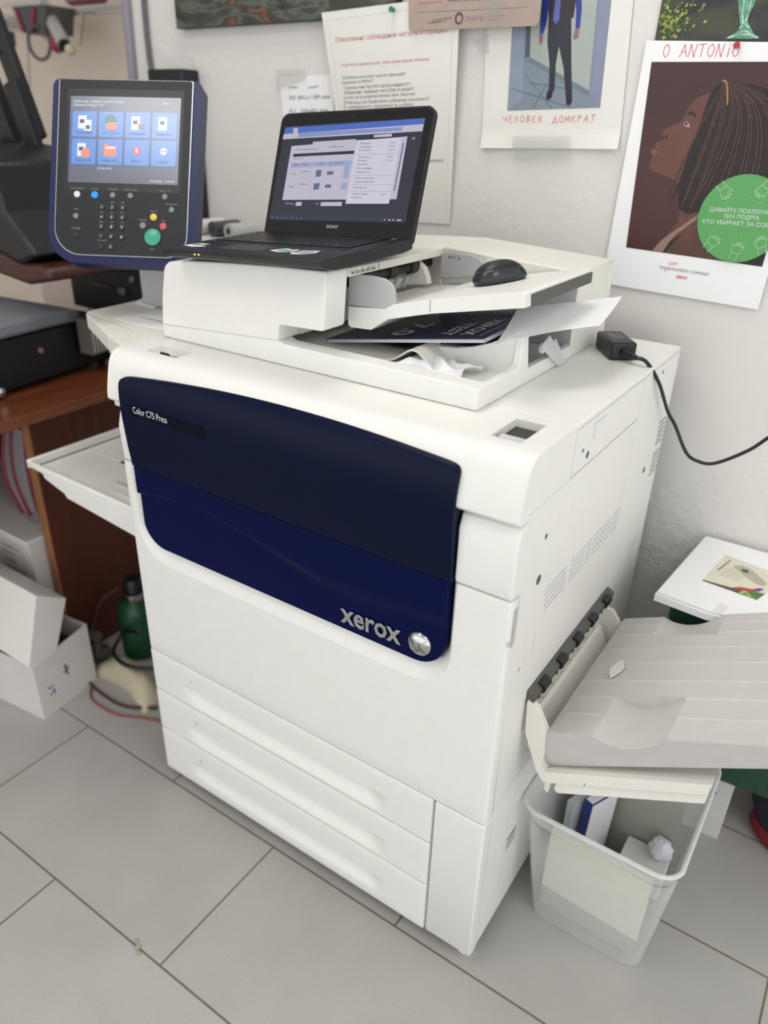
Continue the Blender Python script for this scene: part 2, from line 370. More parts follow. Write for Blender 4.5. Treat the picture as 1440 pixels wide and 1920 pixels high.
# blue upper door
arc = [(-0.752, 0.957), (-0.7505, 0.9615), (-0.747, 0.9655), (-0.742, 0.968)] + [(x, 0.9895 - 0.15 * (x + 0.375) ** 2) for x in [-0.735 + k * 0.0125 for k in range(51)]] + [(-0.1, 0.9775), (-0.095, 0.9755), (-0.092, 0.9725), (-0.0905, 0.968)]
bprof = [(0.80, -0.010), (0.84, -0.0145), (0.90, -0.0185), (0.93, -0.019), (0.95, -0.0175), (0.965, -0.014), (0.98, -0.0075), (0.99, 0.0)]
def by(x, z): return interp(bprof, z)
def fy_up(x, z):
    t = interp(arc, x) - z
    return by(x, z) + er(max(t, 0), 0.004) + er(-0.0905 - x, 0.003) + er(x + 0.752, 0.003)
xs = [-0.752, -0.7515, -0.750, -0.748, -0.74, -0.727] + [lerp(-0.72, -0.11, k / 48) for k in range(49)] + [-0.10, -0.095, -0.093, -0.0915, -0.0908, -0.0905]
zs = [0, 0.002, 0.01] + [k / 20 for k in range(1, 20)] + [0.965, 0.98, 0.992, 0.998, 1.0]
MB().plate(fy_up, xs, zs, 0.03, NAVY, zlo=lambda x: 0.803, zhi=lambda x: interp(arc, x)).build('upper_blue_door', press)
# dark name strip with lettering
st = MB(); x0, x1, za, zb_ = -0.7235, -0.5475, 0.9075, 0.9265
F = frame((x0, by(0, za) - 0.0009, za), (1, 0, 0), (0, by(0, zb_) - by(0, za), zb_ - za))
st.add([(0, 0, 0), (x1 - x0, 0, 0), (x1 - x0, zb_ - za, 0), (0, zb_ - za, 0), (0, 0, -0.002), (x1 - x0, 0, -0.002), (x1 - x0, zb_ - za, -0.002), (0, zb_ - za, -0.002)],
       [(0, 1, 2, 3), (4, 5, 6, 7), (0, 1, 5, 4), (1, 2, 6, 5), (2, 3, 7, 6), (3, 0, 4, 7)], NAVYD, F)
st.text('Color C75 Press', F @ Matrix.Translation((0.0085, 0.0055, 0.0003)), TXTW, w=0.084, h=0.0125)
st.build('name_strip', press)
# lower blue panel in the door
LBx0, LBx1, LBz0, LBz1 = -0.7535, -0.0965, 0.6375, 0.7995
def lb_lo(x):
    d = min(x - LBx0, LBx1 - x); r = 0.052
    return LBz0 + (er(max(d, 0), r))
c1 = [(-0.754, .745), (-0.666, .760), (-0.581, .760), (-0.50, .752), (-0.451, .744), (-0.38, .735), (-0.30, .733), (-0.2, .738), (-0.097, .747)]
c2 = [(-0.754, .742), (-0.666, .755), (-0.581, .755), (-0.50, .744), (-0.423, .727), (-0.342, .699), (-0.28, .690), (-0.239, .691), (-0.101, .712)]
def fy_lb(x, z):
    a, b = interp(c1, x), interp(c2, x); top = -0.007
    y = 0.0005 + (top if z > a else (top * smooth((z - b) / max(a - b, 1e-4)) if z > b else 0))
    return y + er(LBz1 - z, 0.003) + er(min(x - LBx0, LBx1 - x), 0.002)
xs = [LBx0 + q for q in (0, .0005, .0015, .003, .006, .01, .015, .022, .03, .04, .052)] + [lerp(LBx0 + .06, LBx1 - .06, k / 40) for k in range(41)] + [LBx1 - q for q in (.052, .04, .03, .022, .015, .01, .006, .003, .0015, .0005, 0)]
MB().plate(fy_lb, xs, [k / 56 for k in range(54)] + [0.965, 0.98, 0.99, 0.996, 1], 0.018, NAVY2, zlo=lb_lo, zhi=lambda x: LBz1).build('lower_blue_panel', press)
lg = MB()
F = frame((-0.2855, -0.0006, 0.6525), (0.1145, 0, 0.0035), (0, 0, 1))
lg.text('xerox', F, CHROME, w=0.1145, h=0.0385, ext=0.0028)
lg.build('chrome_lettering', press, bevel=0.0004)
em = MB(); FE = frame((-0.1395, 0.0003, 0.671), (1, 0, 0), (0, 0, 1))
em.lathe([(0.0205, 0.0), (0.0203, 0.0015), (0.0185, 0.0042), (0.015, 0.0066), (0.010, 0.0084), (0.005, 0.0094), (0.0005, 0.0098)], CHROME, 40, FE)
def cap(u, v): r = math.hypot(u, v); return (u, v, interp([(0, .0098), (.005, .0094), (.010, .0084), (.015, .0066), (.0185, .0042), (.0205, 0.0)], r) + 0.0001)
for k in range(5):
    o = k * 0.0019
    em.tube([cap(lerp(-.017 + o, -.002 + o * .6, t), .010 - o * .9 - 0.012 * t * t) for t in [q / 8 for q in range(9)]], 0.00028, GAP, 5, M=FE)
    em.tube([cap(lerp(.015 - o * .4, .001 + o * .2, t), -.011 + o * .9 + 0.013 * t * t) for t in [q / 8 for q in range(9)]], 0.00022, DGREY, 5, M=FE)
    em.tube([cap(lerp(-.013 + o * .7, .001 + o, t), -.014 + o * .3 + .010 * t * t) for t in [q / 8 for q in range(9)]], 0.0002, DGREY, 5, M=FE)
    em.tube([cap(lerp(.003 + o, .012 + o * .5, t), .004 + o * .6 + .006 * t - .004 * o) for t in [q / 8 for q in range(9)]], 0.0002, DGREY, 5, M=FE)
em.build('round_emblem', press)

# front door with scooped surround
def sdrr(x, z, x0, x1, z0, z1, r):
    cx, cz = (x0 + x1) / 2, (z0 + z1) / 2; qx = abs(x - cx) - (x1 - x0) / 2 + r; qz = abs(z - cz) - (z1 - z0) / 2 + r
    return math.hypot(max(qx, 0), max(qz, 0)) + min(max(qx, qz), 0) - r
def fy_door(x, z):
    di = sdrr(x, z, LBx0 - .001, LBx1 + .001, LBz0 - .001, 0.90, 0.052); do = -sdrr(x, z, -0.768, -0.0865, 0.602, 0.95, 0.07)
    y = 0.0
    if di <= 0: y = 0.0195
    elif do > 0: y = 0.0135 * do / (do + di)
    return y + er(x + 0.79, 0.006) + er(-x, 0.006) + er(z - 0.370, 0.003) + er(0.7985 - z, 0.003)
xs = edged(-0.79, -0.74, 14, 0.006)[:-3] + [lerp(-0.74, -0.15, k / 70) for k in range(71)] + [lerp(-0.148, -0.08, k / 26) for k in range(27)] + [lerp(-0.075, -0.006, k / 4) for k in range(5)] + [-0.004, -0.0015, -0.0005, 0]
zs = [0.370, 0.3704, 0.371, 0.373, 0.40, 0.45, 0.50, 0.55, 0.59] + [lerp(0.598, 0.70, k / 50) for k in range(51)] + [0.72, 0.75, 0.78, 0.7955, 0.797, 0.798, 0.7985]
fd = MB(); fd.plate(fy_door, xs, zs, 0.022, WHITE)
fd.build('front_door', press, ang=25)
gr = MB(); gr.box(-0.0005, 0.0012, 0.006, 0.016, 0.722, 0.785, LGREY); gr.box(-0.0005, 0.0008, -0.001, 0.001, 0.728, 0.735, LGREY)
gr.build('door_grip', press)
# mid blocks beside the blue door
mb_ = MB(); mb_.prism([(0.03, 0.8015), (-0.002, 0.8015), (-0.004, 0.81), (-0.004, 0.89), (0.004, 0.909), (0.03, 0.913)], 'x', -0.0885, -0.001, WHITE)
mb_.build('right_corner_trim', press, bevel=0.003)
mb_ = MB(); mb_.prism([(0.03, 0.8015), (0.003, 0.8015), (0.001, 0.855), (0.001, 0.868), (0.008, 0.893), (0.03, 0.897)], 'x', -0.789, -0.7535, WHITE)
mb_.build('left_corner_trim', press, bevel=0.002)
mb_ = MB(); mb_.prism([(0.02, 0.905), (-0.001, 0.905), (0.0, 0.95), (0.009, 0.985), (0.03, 0.99), (0.03, 0.905)], 'x', -0.7895, -0.754, WHITE)
mb_.build('upper_left_trim', press, bevel=0.002)

# drawers
def drawer(z0, z1, num, nz_, sc0, sc1):
    def fy(x, z):
        ex = smooth((x + 0.70) / 0.05) * smooth((-0.185 - x) / 0.05)
        y = 0
        if sc0 <= z <= sc1 - 0.010: y = 0.020 * smooth((z - sc0) / (sc1 - 0.010 - sc0)) ** 0.85
        elif sc1 - 0.010 < z < sc1: y = 0.020 * smooth((sc1 - z) / 0.010)
        return y * ex + er(x + 0.79, 0.004) + er(-0.0965 - x, 0.004) + er(z - z0, 0.003) + er(z1 - z, 0.003)
    xs = [-0.79, -0.7895, -0.7885, -0.786] + [lerp(-0.78, -0.10, k / 80) for k in range(81)] + [-0.0985, -0.0975, -0.0965]
    zs = [z0, z0 + .0004, z0 + .0012, z0 + .003] + [lerp(sc0, sc1 - 0.010, k / 16) for k in range(17)] + [lerp(sc1 - 0.0095, sc1, k / 8) for k in range(9)] + [lerp(sc1 + .003, z1 - .003, k / 3) for k in range(4)] + [z1 - .0012, z1 - .0004, z1]
    d = MB(); d.plate(fy, xs, zs, 0.03, WHITE)
    d.text(num, frame((-0.672, -0.0003, nz_), (1, 0, 0), (0, 0, 1)), TXTG, h=0.009)
    d.build('drawer', press, ang=28)
drawer(0.2625, 0.3675, '1', 0.332, 0.268, 0.318)
drawer(0.1535, 0.2595, '2', 0.220, 0.158, 0.208)
drawer(0.030, 0.1505, '3', 0.110, 0.050, 0.098)
MB().prism([(0.03, 0.03), (0.004, 0.03), (0.0, 0.036), (0.0, 0.3675), (0.03, 0.3675)], 'x', -0.0925, 0.0, WHITE).build('corner_post', press, bevel=0.003)

# right side panels (y,z outlines on the x=0 face)
def side(name, poly, m=WHITE, x0=-0.006, x1=0.0, extra=None, bevel=0.0012):
    s = MB(); s.prism(poly, 'x', x0, x1, m)
    if extra: extra(s)
    return s.build(name, press, bevel=bevel)
def hole_disc(s, y, z, r, m=DGREY): s.cyl((-0.0004, y, z), (0.0003, y, z), r, m, 14)  # flat disc on the surface; its dark colour paints the shade inside
VENT_SHADE = mat('vent_shade_grey', '8c8b88', .6)  # vents below are flat bars whose grey paints the shade of slits
def ex1(s):
    hole_disc(s, 0.192, 0.956, 0.0035); hole_disc(s, 0.215, 0.942, 0.006)
    s.box(0, 0.0003, 0.229, 0.2305, 0.962, 0.986, LGREY); s.box(0, 0.0003, 0.229, 0.276, 0.985, 0.9863, LGREY)
side('side_upper_panel', [(0.156, 0.9265), (0.4605, 0.9265), (0.4605, 0.996), (0.156, 0.996)], extra=ex1)
def ex2(s):
    hole_disc(s, 0.09, 0.862, 0.0045); hole_disc(s, 0.084, 0.794, 0.008); hole_disc(s, 0.055, 0.652, 0.004, LGREY)
    for row in range(5):
        z = 0.756 - row * 0.0095
        for a, b in ((0.117, 0.205), (0.222, 0.232), (0.29, 0.318), (0.325, 0.335), (0.42, 0.455)):
            if a < 0.2: a += 0.0 + row * 0.002
            s.box(-0.0004, 0.0004, a, b, z, z + 0.0022, LGREY)
        for k in range(6): s.box(-0.0004, 0.0004, 0.232 + k * .0095, 0.236 + k * .0095, z, z + 0.0022, VENT_SHADE); s.box(-0.0004, 0.0004, 0.338 + k * .013, 0.344 + k * .013, z, z + .0022, VENT_SHADE)
    s.box(0, 0.0003, 0.100, 0.1012, 0.655, 0.693, LGREY)
side('side_main_panel', [(0.0185, 0.921), (0.026, 0.385), (0.456, 0.385), (0.456, 0.495), (0.104, 0.495), (0.104, 0.578), (0.456, 0.578), (0.456, 0.924), (0.026, 0.924)], extra=ex2)
def ex3(s):
    hole_disc(s, 0.577, 0.98, 0.004); hole_disc(s, 0.58, 0.787, 0.007); hole_disc(s, 0.60, 0.93, 0.004)
    for r_ in range(6):
        for k in range(4): s.box(-0.0004, 0.0004, 0.632 + k * .011, 0.639 + k * .011, 0.865 - r_ * .009, 0.869 - r_ * .009, DGREY); s.box(-0.0004, 0.0004, 0.632 + k * .011, 0.639 + k * .011, 0.80 - r_ * .009, 0.804 - r_ * .009, DGREY)
    for r_ in range(16):
        for k in range(4): s.box(-0.0004, 0.0004, 0.585 + k * .011, 0.589 + k * .011, 0.62 - r_ * .010, 0.623 - r_ * .010, LGREY)
side('side_rear_panel', [(0.459, 0.07), (0.680, 0.07), (0.680, 0.996), (0.4635, 0.996), (0.4635, 0.924), (0.459, 0.924)], extra=ex3)
def ex4(s):
    s.box(-0.0004, 0.0006, 0.112, 0.150, 0.196, 0.228, LGREY); s.box(-0.0004, 0.0009, 0.112, 0.150, 0.228, 0.2295, DGREY)
    s.box(-0.0004, 0.0004, 0.10, 0.1012, 0.10, 0.30, LGREY); s.box(-0.0004, 0.0004, 0.155, 0.1562, 0.22, 0.32, LGREY)
side('side_lower_panel', [(0.0255, 0.035), (0.456, 0.045), (0.456, 0.382), (0.0255, 0.382)], extra=ex4)
# paper exit in the side: rail, ribs, rollers
ex = MB(); ex.box(-0.02, -0.005, 0.105, 0.475, 0.496, 0.5775, CREAM)
for k in range(9): ex.box(-0.006, 0.003, 0.118 + k * .041, 0.120 + k * .041, 0.497, 0.55, CREAM)
ex.prism([(0.0, 0.577), (0.014, 0.568), (0.014, 0.560), (0.0, 0.553)], 'y', 0.104, 0.478, DGREY)
ex.build('paper_exit', press)
for k in range(5):
    y = 0.135 + k * 0.073
    r = MB(); r.cyl((0.010, y, 0.566), (0.010, y + 0.026, 0.566), 0.0095, BLACK, 14); r.box(0.0, 0.012, y - 0.004, y + 0.002, 0.548, 0.562, BLACK); r.build('exit_roller', press)
ca = MB(); ca.cyl((-0.045, 0.155, 0.028), (-0.020, 0.155, 0.028), 0.028, BLACK, 20); ca.cyl((-0.048, 0.155, 0.028), (-0.017, 0.155, 0.028), 0.012, LGREY, 14); ca.box(-0.05, -0.015, 0.145, 0.165, 0.03, 0.062, DGREY)
ca.build('caster', press)
ft = MB(); ft.cyl((-0.022, 0.035, 0.0), (-0.022, 0.035, 0.045), 0.016, CREAM, 12, r2=0.012); ft.build('foot', press)

# output tray
TR = lambda x: 0.4975 + 0.478 * x
tray = MB()
def ztray(x, y):
    z = TR(x)
    if 0.113 < x < 0.214 and (y < 0.205 or y > 0.405): z -= 0.021 * (1 - ((x - 0.1635) / 0.0505) ** 2)
    f = 0.0
    for yy in (0.155, 0.205, 0.255, 0.312, 0.362, 0.412, 0.448):
        f = max(f, 0.0022 * max(0, 1 - abs(y - yy) / 0.004))
    if x > 0.05: z += f if not (0.113 < x < 0.214 and (y < 0.205 or y > 0.405)) else 0
    return z
TY1 = 0.478
us = [0.043, 0.048, 0.054, 0.08, 0.105, 0.1129, 0.1131] + [0.1131 + k * 0.01008 for k in range(1, 10)] + [0.2139, 0.2142, 0.24, 0.28, 0.33, 0.38, 0.43]
ws = sorted(set([0.10, 0.12, 0.2049, 0.2051, 0.4049, 0.4051, 0.478] + [round(yy + d, 4) for yy in (0.155, 0.205, 0.255, 0.312, 0.362, 0.412, 0.448) for d in (-0.004, -0.001, 0.001, 0.004)] + [0.18, 0.28, 0.34, 0.39, 0.43, 0.46]))
tray.grid(lambda u, w: (u, w, ztray(u, w)), us, ws, TGREY, thick=(0, 0, -0.004))
def fasc(x): return ztray(x, 0.1) - 0.001
top = [(u, fasc(u)) for u in us]
tray.prism(top + [(0.435, 0.668), (0.05, 0.433), (0.043, 0.450)], 'y', 0.0985, 0.104, TGREY, Matrix(((1, 0, 0, 0), (0.25 * 0.478, 1, -0.25, 0.25 * 0.4975), (0, 0, 1, 0), (0, 0, 0, 1))))  # fascia sheared to face downward so that it renders darker
top = [(u, ztray(u, 0.478) - 0.001) for u in us]
tray.prism(top + [(0.435, 0.668), (0.05, 0.433), (0.043, 0.450)], 'y', 0.474, 0.4795, TGREY)
tray.add([(0.088 + 0.012 * math.sin(math.pi * t) * s, lerp(0.256, 0.318, t), TR(0.088 + 0.012 * math.sin(math.pi * t) * s) + 0.003) for s, ts in ((1, [0, .2, .4, .6, .8, 1]), (-0.9, [.8, .6, .4, .2])) for t in ts], [tuple(range(10))], CREAM)  # lighter leaf-shaped patch, a highlight painted onto the tray
tray.build('output_tray', press, ang=25)
br = MB()
br.prism([(0.004, 0.562), (0.021, 0.556), (0.0425, 0.518), (0.0425, 0.452), (0.05, 0.436), (0.286, 0.555), (0.283, 0.533), (0.05, 0.413), (0.036, 0.43), (0.008, 0.498)], 'y', 0.1, 0.112, CREAM)
br.prism([(0.0, 0.532), (0.02, 0.53), (0.04, 0.505), (0.0425, 0.452), (0.05, 0.436), (0.286, 0.555), (0.283, 0.533), (0.05, 0.413), (0.036, 0.43), (0.0, 0.49)], 'y', 0.47, 0.4805, CREAM)
br.prism([(0.05, 0.432), (0.286, 0.552), (0.283, 0.533), (0.05, 0.413)], 'y', 0.112, 0.47, CREAM)
br.box(0.115, 0.116, 0.0995, 0.1, 0.445, 0.452, GAP)
br.build('tray_bracket', press, bevel=0.0015)
lw = MB(); lw.prism([(0.07, 0.421), (0.284, 0.529), (0.283, 0.512), (0.075, 0.400), (0.068, 0.405)], 'y', 0.104, 0.476, CREAM)
lw.prism([(0.0, 0.50), (0.008, 0.498), (0.036, 0.43), (0.07, 0.421), (0.068, 0.400), (0.0, 0.43)], 'y', 0.14, 0.46, CREAM)
lw.prism([(0.052, 0.425), (0.062, 0.425), (0.058, 0.385), (0.050, 0.392)], 'y', 0.108, 0.122, CREAM)
lw.build('tray_support', press, bevel=0.0015)

# scanner with document feeder
sb = MB()
sb.box(-0.768, -0.1365, 0.118, 0.628, 1.0057, 1.012, WHITE)
sb.prism([(-0.775, 1.0085), (-0.142, 1.0065), (-0.135, 1.008), (-0.135, 1.037), (-0.14, 1.039), (-0.49, 1.042), (-0.50, 1.046), (-0.775, 1.030)], 'y', 0.115, 0.150, WHITE)
sb.prism([(-0.7745, 1.0075), (-0.1358, 1.0075), (-0.1358, 1.022), (-0.7745, 1.022)], 'y', 0.150, 0.63, WHITE)
sb.prism([(0.1503, 1.0068), (0.1503, 1.0385), (0.236, 1.0385), (0.248, 1.045), (0.253, 1.086), (0.266, 1.090), (0.270, 1.087), (0.278, 1.050), (0.283, 1.030), (0.4597, 1.030), (0.4597, 1.0068)], 'x', -0.147, -0.135, WHITE)
sb.prism([(-0.147, 1.089), (-0.16, 1.082), (-0.19, 1.066), (-0.22, 1.055), (-0.25, 1.048), (-0.29, 1.045), (-0.29, 1.02), (-0.147, 1.02)], 'y', 0.255, 0.265, WHITE)
sb.prism([(-0.1365, 1.022), (-0.1365, 1.0375), (-0.15, 1.0375), (-0.16, 1.026), (-0.48, 1.026), (-0.49, 1.022)], 'y', 0.15, 0.158, WHITE)
sb.build('scanner_base', press, bevel=0.0015)
cv = MB(); cv.grid(lambda u, w: (lerp(-0.44, -0.25, u), lerp(0.20, 0.42, w), 1.0235 + 0.026 * math.exp(-((u - 0.76) / 0.15) ** 2)), [k / 24 for k in range(25)], [k / 6 for k in range(7)], CREAM, thick=(0, 0, -0.003))
cv.build('output_ramp', press)
fh = MB()
cap_ = [(-0.775, 1.030), (-0.768, 1.080), (-0.756, 1.128), (-0.751, 1.136), (-0.742, 1.142), (-0.70, 1.149), (-0.60, 1.1565), (-0.50, 1.1625), (-0.403, 1.166), (-0.400, 1.162), (-0.406, 1.080), (-0.409, 1.0755), (-0.493, 1.0725), (-0.497, 1.070), (-0.500, 1.046)]
fh.prism(cap_, 'y', 0.113, 0.168, WHITE)
fh.build('feeder_front_cap', press, bevel=0.004)
fc = MB()
fc.prism([(-0.775, 1.030), (-0.768, 1.080), (-0.757, 1.128), (-0.742, 1.140), (-0.70, 1.147), (-0.60, 1.1545), (-0.50, 1.1605), (-0.404, 1.1655), (-0.400, 1.163), (-0.400, 1.151), (-0.43, 1.149), (-0.47, 1.135), (-0.49, 1.10), (-0.50, 1.07), (-0.500, 1.046)], 'y', 0.169, 0.63, CREAM)
for k in range(26):
    if k in (4, 9, 15, 20): continue
    y = 0.175 + k * 0.0026 + (0.001 if k % 3 else 0); fc.box(-0.4003, -0.3996, y, y + 0.0012, 1.1535, 1.1535 + (0.004 if k % 3 else 0.0075), GAP)
fc.box(-0.401, -0.3985, 0.25, 0.252, 1.152, 1.163, LGREY)
fc.box(-0.428, -0.412, 0.127, 0.136, 1.1656, 1.1662, GAP)
fc.build('feeder_cover', press, bevel=0.0015)
ro = MB(); ro.cyl((-0.425, 0.20, 1.138), (-0.425, 0.45, 1.138), 0.010, BLACK, 14)
for k in range(3): ro.cyl((-0.425, 0.24 + k * .07, 1.138), (-0.425, 0.262 + k * .07, 1.138), 0.0135, GAP, 14)
ro.build('feed_roller', press)
rb = MB()
for k in range(5): rb.prism([(-0.465, 1.095), (-0.44, 1.098), (-0.432, 1.118), (-0.445, 1.125), (-0.47, 1.12)], 'y', 0.30 + k * .03, 0.318 + k * .03, CREAM)
rb.build('feed_rib', press)
rh = MB(); rh.prism([(-0.40, 1.022), (-0.40, 1.1665), (-0.145, 1.1535), (-0.137, 1.151), (-0.135, 1.146), (-0.135, 1.0078), (-0.147, 1.0078)], 'y', 0.46, 0.63, CREAM)
rh.build('feeder_rear_housing', press, bevel=0.003)
iw = MB(); iw.prism([(-0.399, 1.022), (-0.399, 1.10), (-0.137, 1.14), (-0.137, 1.024)], 'y', 0.4575, 0.4595, LGREY); iw.build('grey_inner_wall', press)
tg = MB()
def tray_sec(y0, y1):
    tg.prism([(-0.420, 1.099), (-0.350, 1.105), (-0.333, 1.114), (-0.267, 1.131), (-0.122, 1.161), (-0.116, 1.158), (-0.114, 1.140), (-0.265, 1.110), (-0.342, 1.090), (-0.375, 1.068), (-0.415, 1.066), (-0.420, 1.07)], 'y', y0, y1, WHITE)
tray_sec(0.196, 0.455)
tg.box(-0.2675, -0.2665, 0.1955, 0.1965, 1.112, 1.13, GAP)
tg.build('feed_tray', press, bevel=0.002)
ts_ = MB(); ts_.prism([(0.215, 1.139), (0.452, 1.139), (0.452, 1.156), (0.215, 1.156)], 'x', -0.1165, -0.1125, DGREY); ts_.build('tray_stop', press, bevel=0.001)
pg = MB(); pg.prism([(-0.420, 1.101), (-0.420, 1.149), (-0.38, 1.152), (-0.352, 1.150), (-0.338, 1.143), (-0.333, 1.134), (-0.330, 1.114), (-0.352, 1.104)], 'y', 0.197, 0.2035, LGREY)
pg.build('paper_guide', press, bevel=0.0012)
pg = MB(); pg.prism([(-0.396, 1.112), (-0.395, 1.156), (-0.385, 1.160), (-0.335, 1.160), (-0.318, 1.156), (-0.304, 1.144), (-0.304, 1.128)], 'y', 0.446, 0.4525, LGREY)
pg.text('MAX', frame((-0.375, 0.4457, 1.150), (1, 0, 0), (0, 0, 1)), GAP, w=0.012, h=0.0042)
for u in (-0.380, -0.360): pg.flat([(u, 1.1495), (u + .004, 1.1495), (u + .002, 1.155)], 0.4457, GAP)
pg.build('paper_guide', press, bevel=0.0012)
pg = MB(); pg.prism([(-0.450, 1.100), (-0.447, 1.130), (-0.435, 1.143), (-0.420, 1.146), (-0.405, 1.136), (-0.396, 1.118), (-0.394, 1.108)], 'y', 0.40, 0.415, CREAM); pg.build('corner_guide', press, bevel=0.001)
CLEAR = node_clear('clear_plastic', 'e8eaf0', 0.35)
cs = MB(); cs.prism([(0.315, 1.060), (0.345, 1.070), (0.365, 1.056), (0.372, 1.060), (0.435, 1.008), (0.40, 1.007), (0.335, 1.045)], 'x', -0.132, -0.130, CLEAR); cs.cyl((-0.133, 0.318, 1.055), (-0.127, 0.318, 1.055), 0.008, CLEAR, 12)
cs.build('clear_stopper', press, bevel=0.0008)

# side shelf, pillar
sh = MB(); P = [(-1.075, 0.172), (-0.795, 0.114), (-0.795, 0.43), (-1.088, 0.43)]
sh.prism(P, 'z', 0.975, 1.0, CREAM)
sh.prism([(-0.88, 0.07), (-0.775, 0.035), (-0.775, 0.112), (-0.80, 0.125)], 'z', 0.968, 1.0, CREAM)
sh.prism([(-1.07, 0.165), (-1.06, 0.16), (-0.885, 0.075), (-0.795, 0.114)], 'z', 0.968, 0.9995, CREAM)
sh.build('side_shelf', press, bevel=0.003)
MB().prism([(-1.045, 0.29), (-0.90, 0.28), (-0.89, 0.36), (-1.03, 0.38)], 'z', 1.0, 1.135, LGREY).build('panel_pillar', press, bevel=0.006)
# bypass tray on the left
bp = MB(); y0, y1 = 0.045, 0.44
bp.prism([(-1.20, 0.674), (-1.196, 0.660), (-1.144, 0.655), (-1.140, 0.645), (-1.075, 0.627), (-1.068, 0.618), (-0.79, 0.590), (-0.79, 0.662), (-1.05, 0.668), (-1.14, 0.670)], 'y', y0, y0 + 0.010, WHITE)
bp.prism([(-1.20, 0.674), (-1.196, 0.660), (-1.144, 0.655), (-1.140, 0.645), (-0.79, 0.640), (-0.79, 0.662), (-1.05, 0.668), (-1.14, 0.670)], 'y', y1 - 0.01, y1, WHITE)
bp.box(-1.20, -1.19, y0, y1, 0.656, 0.676, WHITE)
bp.box(-1.19, -0.79, y0 + .01, 0.19, 0.650, 0.656, WHITE); bp.box(-1.19, -1.07, 0.19, y1 - .01, 0.650, 0.656, WHITE); bp.box(-1.07, -0.79, 0.235, y1 - .01, 0.650, 0.656, WHITE)
bp.box(-0.92, -0.79, 0.19, 0.235, 0.650, 0.656, WHITE)
bp.build('bypass_tray', press, bevel=0.003)
for yy in (0.085, 0.36):
    g = MB(); g.box(-0.95, -0.80, yy, yy + 0.012, 0.656, 0.676, TGREY); g.box(-0.93, -0.80, yy + .012, yy + .03, 0.656, 0.659, TGREY); g.build('tray_guide', press, bevel=0.001)

# control panel
PM = Matrix.Translation((-0.966, 0.231, 1.321)) @ Matrix.Rotation(0.504, 4, 'Z') @ Matrix.Rotation(-0.43, 4, 'X') @ Matrix.Rotation(-0.006, 4, 'Y')
def pmb(): return MB(PM)
out = rrect(-0.143, 0.142, -0.227, 0.113, 0.060, 0.050, 0.014, 0.014, 8)
inn = rrect(-0.130, 0.127, -0.213, 0.111, 0.052, 0.040, 0.004, 0.004, 8)
inn2 = rrect(-0.128, 0.125, -0.2113, 0.110, 0.051, 0.039, 0.003, 0.003, 8)
cp = pmb(); cp.prism(out, 'y', 0.004, 0.040, RIM); cp.prism(inn, 'y', 0.001, 0.006, SILVER); cp.prism(inn2, 'y', -0.0004, 0.003, CHAR)
cp.prism([(a * 0.8, b * 0.8 - 0.01) for a, b in out], 'y', 0.04, 0.07, BLACK)
cp.box(-0.112, 0.111, -0.0006, 0.0005, -0.094, 0.093, BLACK)
cp.box(-0.124, 0.124, -0.0008, -0.0003, -0.1105, -0.1095, BLACK)
LBL = mat('label_grey', '8d9096', 0.6)
def pt(s, x, z, w, h=0.0036, m=None): cp.text(s, frame((x, -0.0011, z), (1, 0, 0), (0, 0, 1)), m or LBL, w=w, h=h, anchor='c')
for s, x, z, w in (('Services Home', -.087, -.0915, .025), ('Services', -.053, -.0915, .014), ('Job Status', -.018, -.0915, .018), ('Machine Status', .016, -.0915, .026), ('Log In / Out', .082, -.0915, .021),
                   ('Energy Saver', .096, -.1155, .023), ('Help', -.088, -.1295, .008), ('Language', -.087, -.165, .017), ('Clear All', .062, -.1295, .014), ('Interrupt', .042, -.146, .015), ('Stop', .081, -.146, .008), ('Start', .062, -.1995, .009), ('Dial Pause', -.036, -.186, .018)):
    pt(s, x, z, w)
for s, c, r in (('ABC', 1, 0), ('DEF', 2, 0), ('GHI', 0, 1), ('JKL', 1, 1), ('MNO', 2, 1), ('PQRS', 0, 2), ('TUV', 1, 2), ('WXYZ', 2, 2)): pt(s, -.038 + c * .020, -.1155 - r * .018, .007, .003)
cpo = cp.build('control_panel', press, bevel=0.0012)
sc = pmb(); SD = emis('screen_slate', '6a7288', 0.55); SB = emis('screen_blue', '5f93e0', 0.75); SBB = emis('screen_blue_band', '4f6fb8', 0.5); SW = emis('screen_white', 'e6ecf6', 0.8); SO = emis('screen_orange', 'f08a6a', 0.8); SR = emis('screen_red', 'e04a4a', 0.9); SG = emis('screen_teal', '2f7f86', 0.7); SK = emis('screen_ink', '30436e', 0.5)
sc.box(-0.1055, 0.1055, -0.0014, 0.0, -0.079, 0.079, SD)
def sf(a, b, c, d, m, k=0): sc.flat([(a, c), (b, c), (b, d), (a, d)], -0.0017 - k * 0.0002, m)
sf(-0.1055, 0.1055, -0.048, 0.053, SBB)
def tt(s, x, z, w, h, m, anchor='c', k=2): sc.text(s, frame((x, -0.0017 - k * .0002, z), (1, 0, 0), (0, 0, 1)), m, w=w, h=h, anchor=anchor)
names = ['Копирование', 'Эл. почта', 'Сетевое сканир.', 'Сканировать в', 'Сохранить в п/я', 'Отправ. из п/я', 'Факс', 'Отправка']
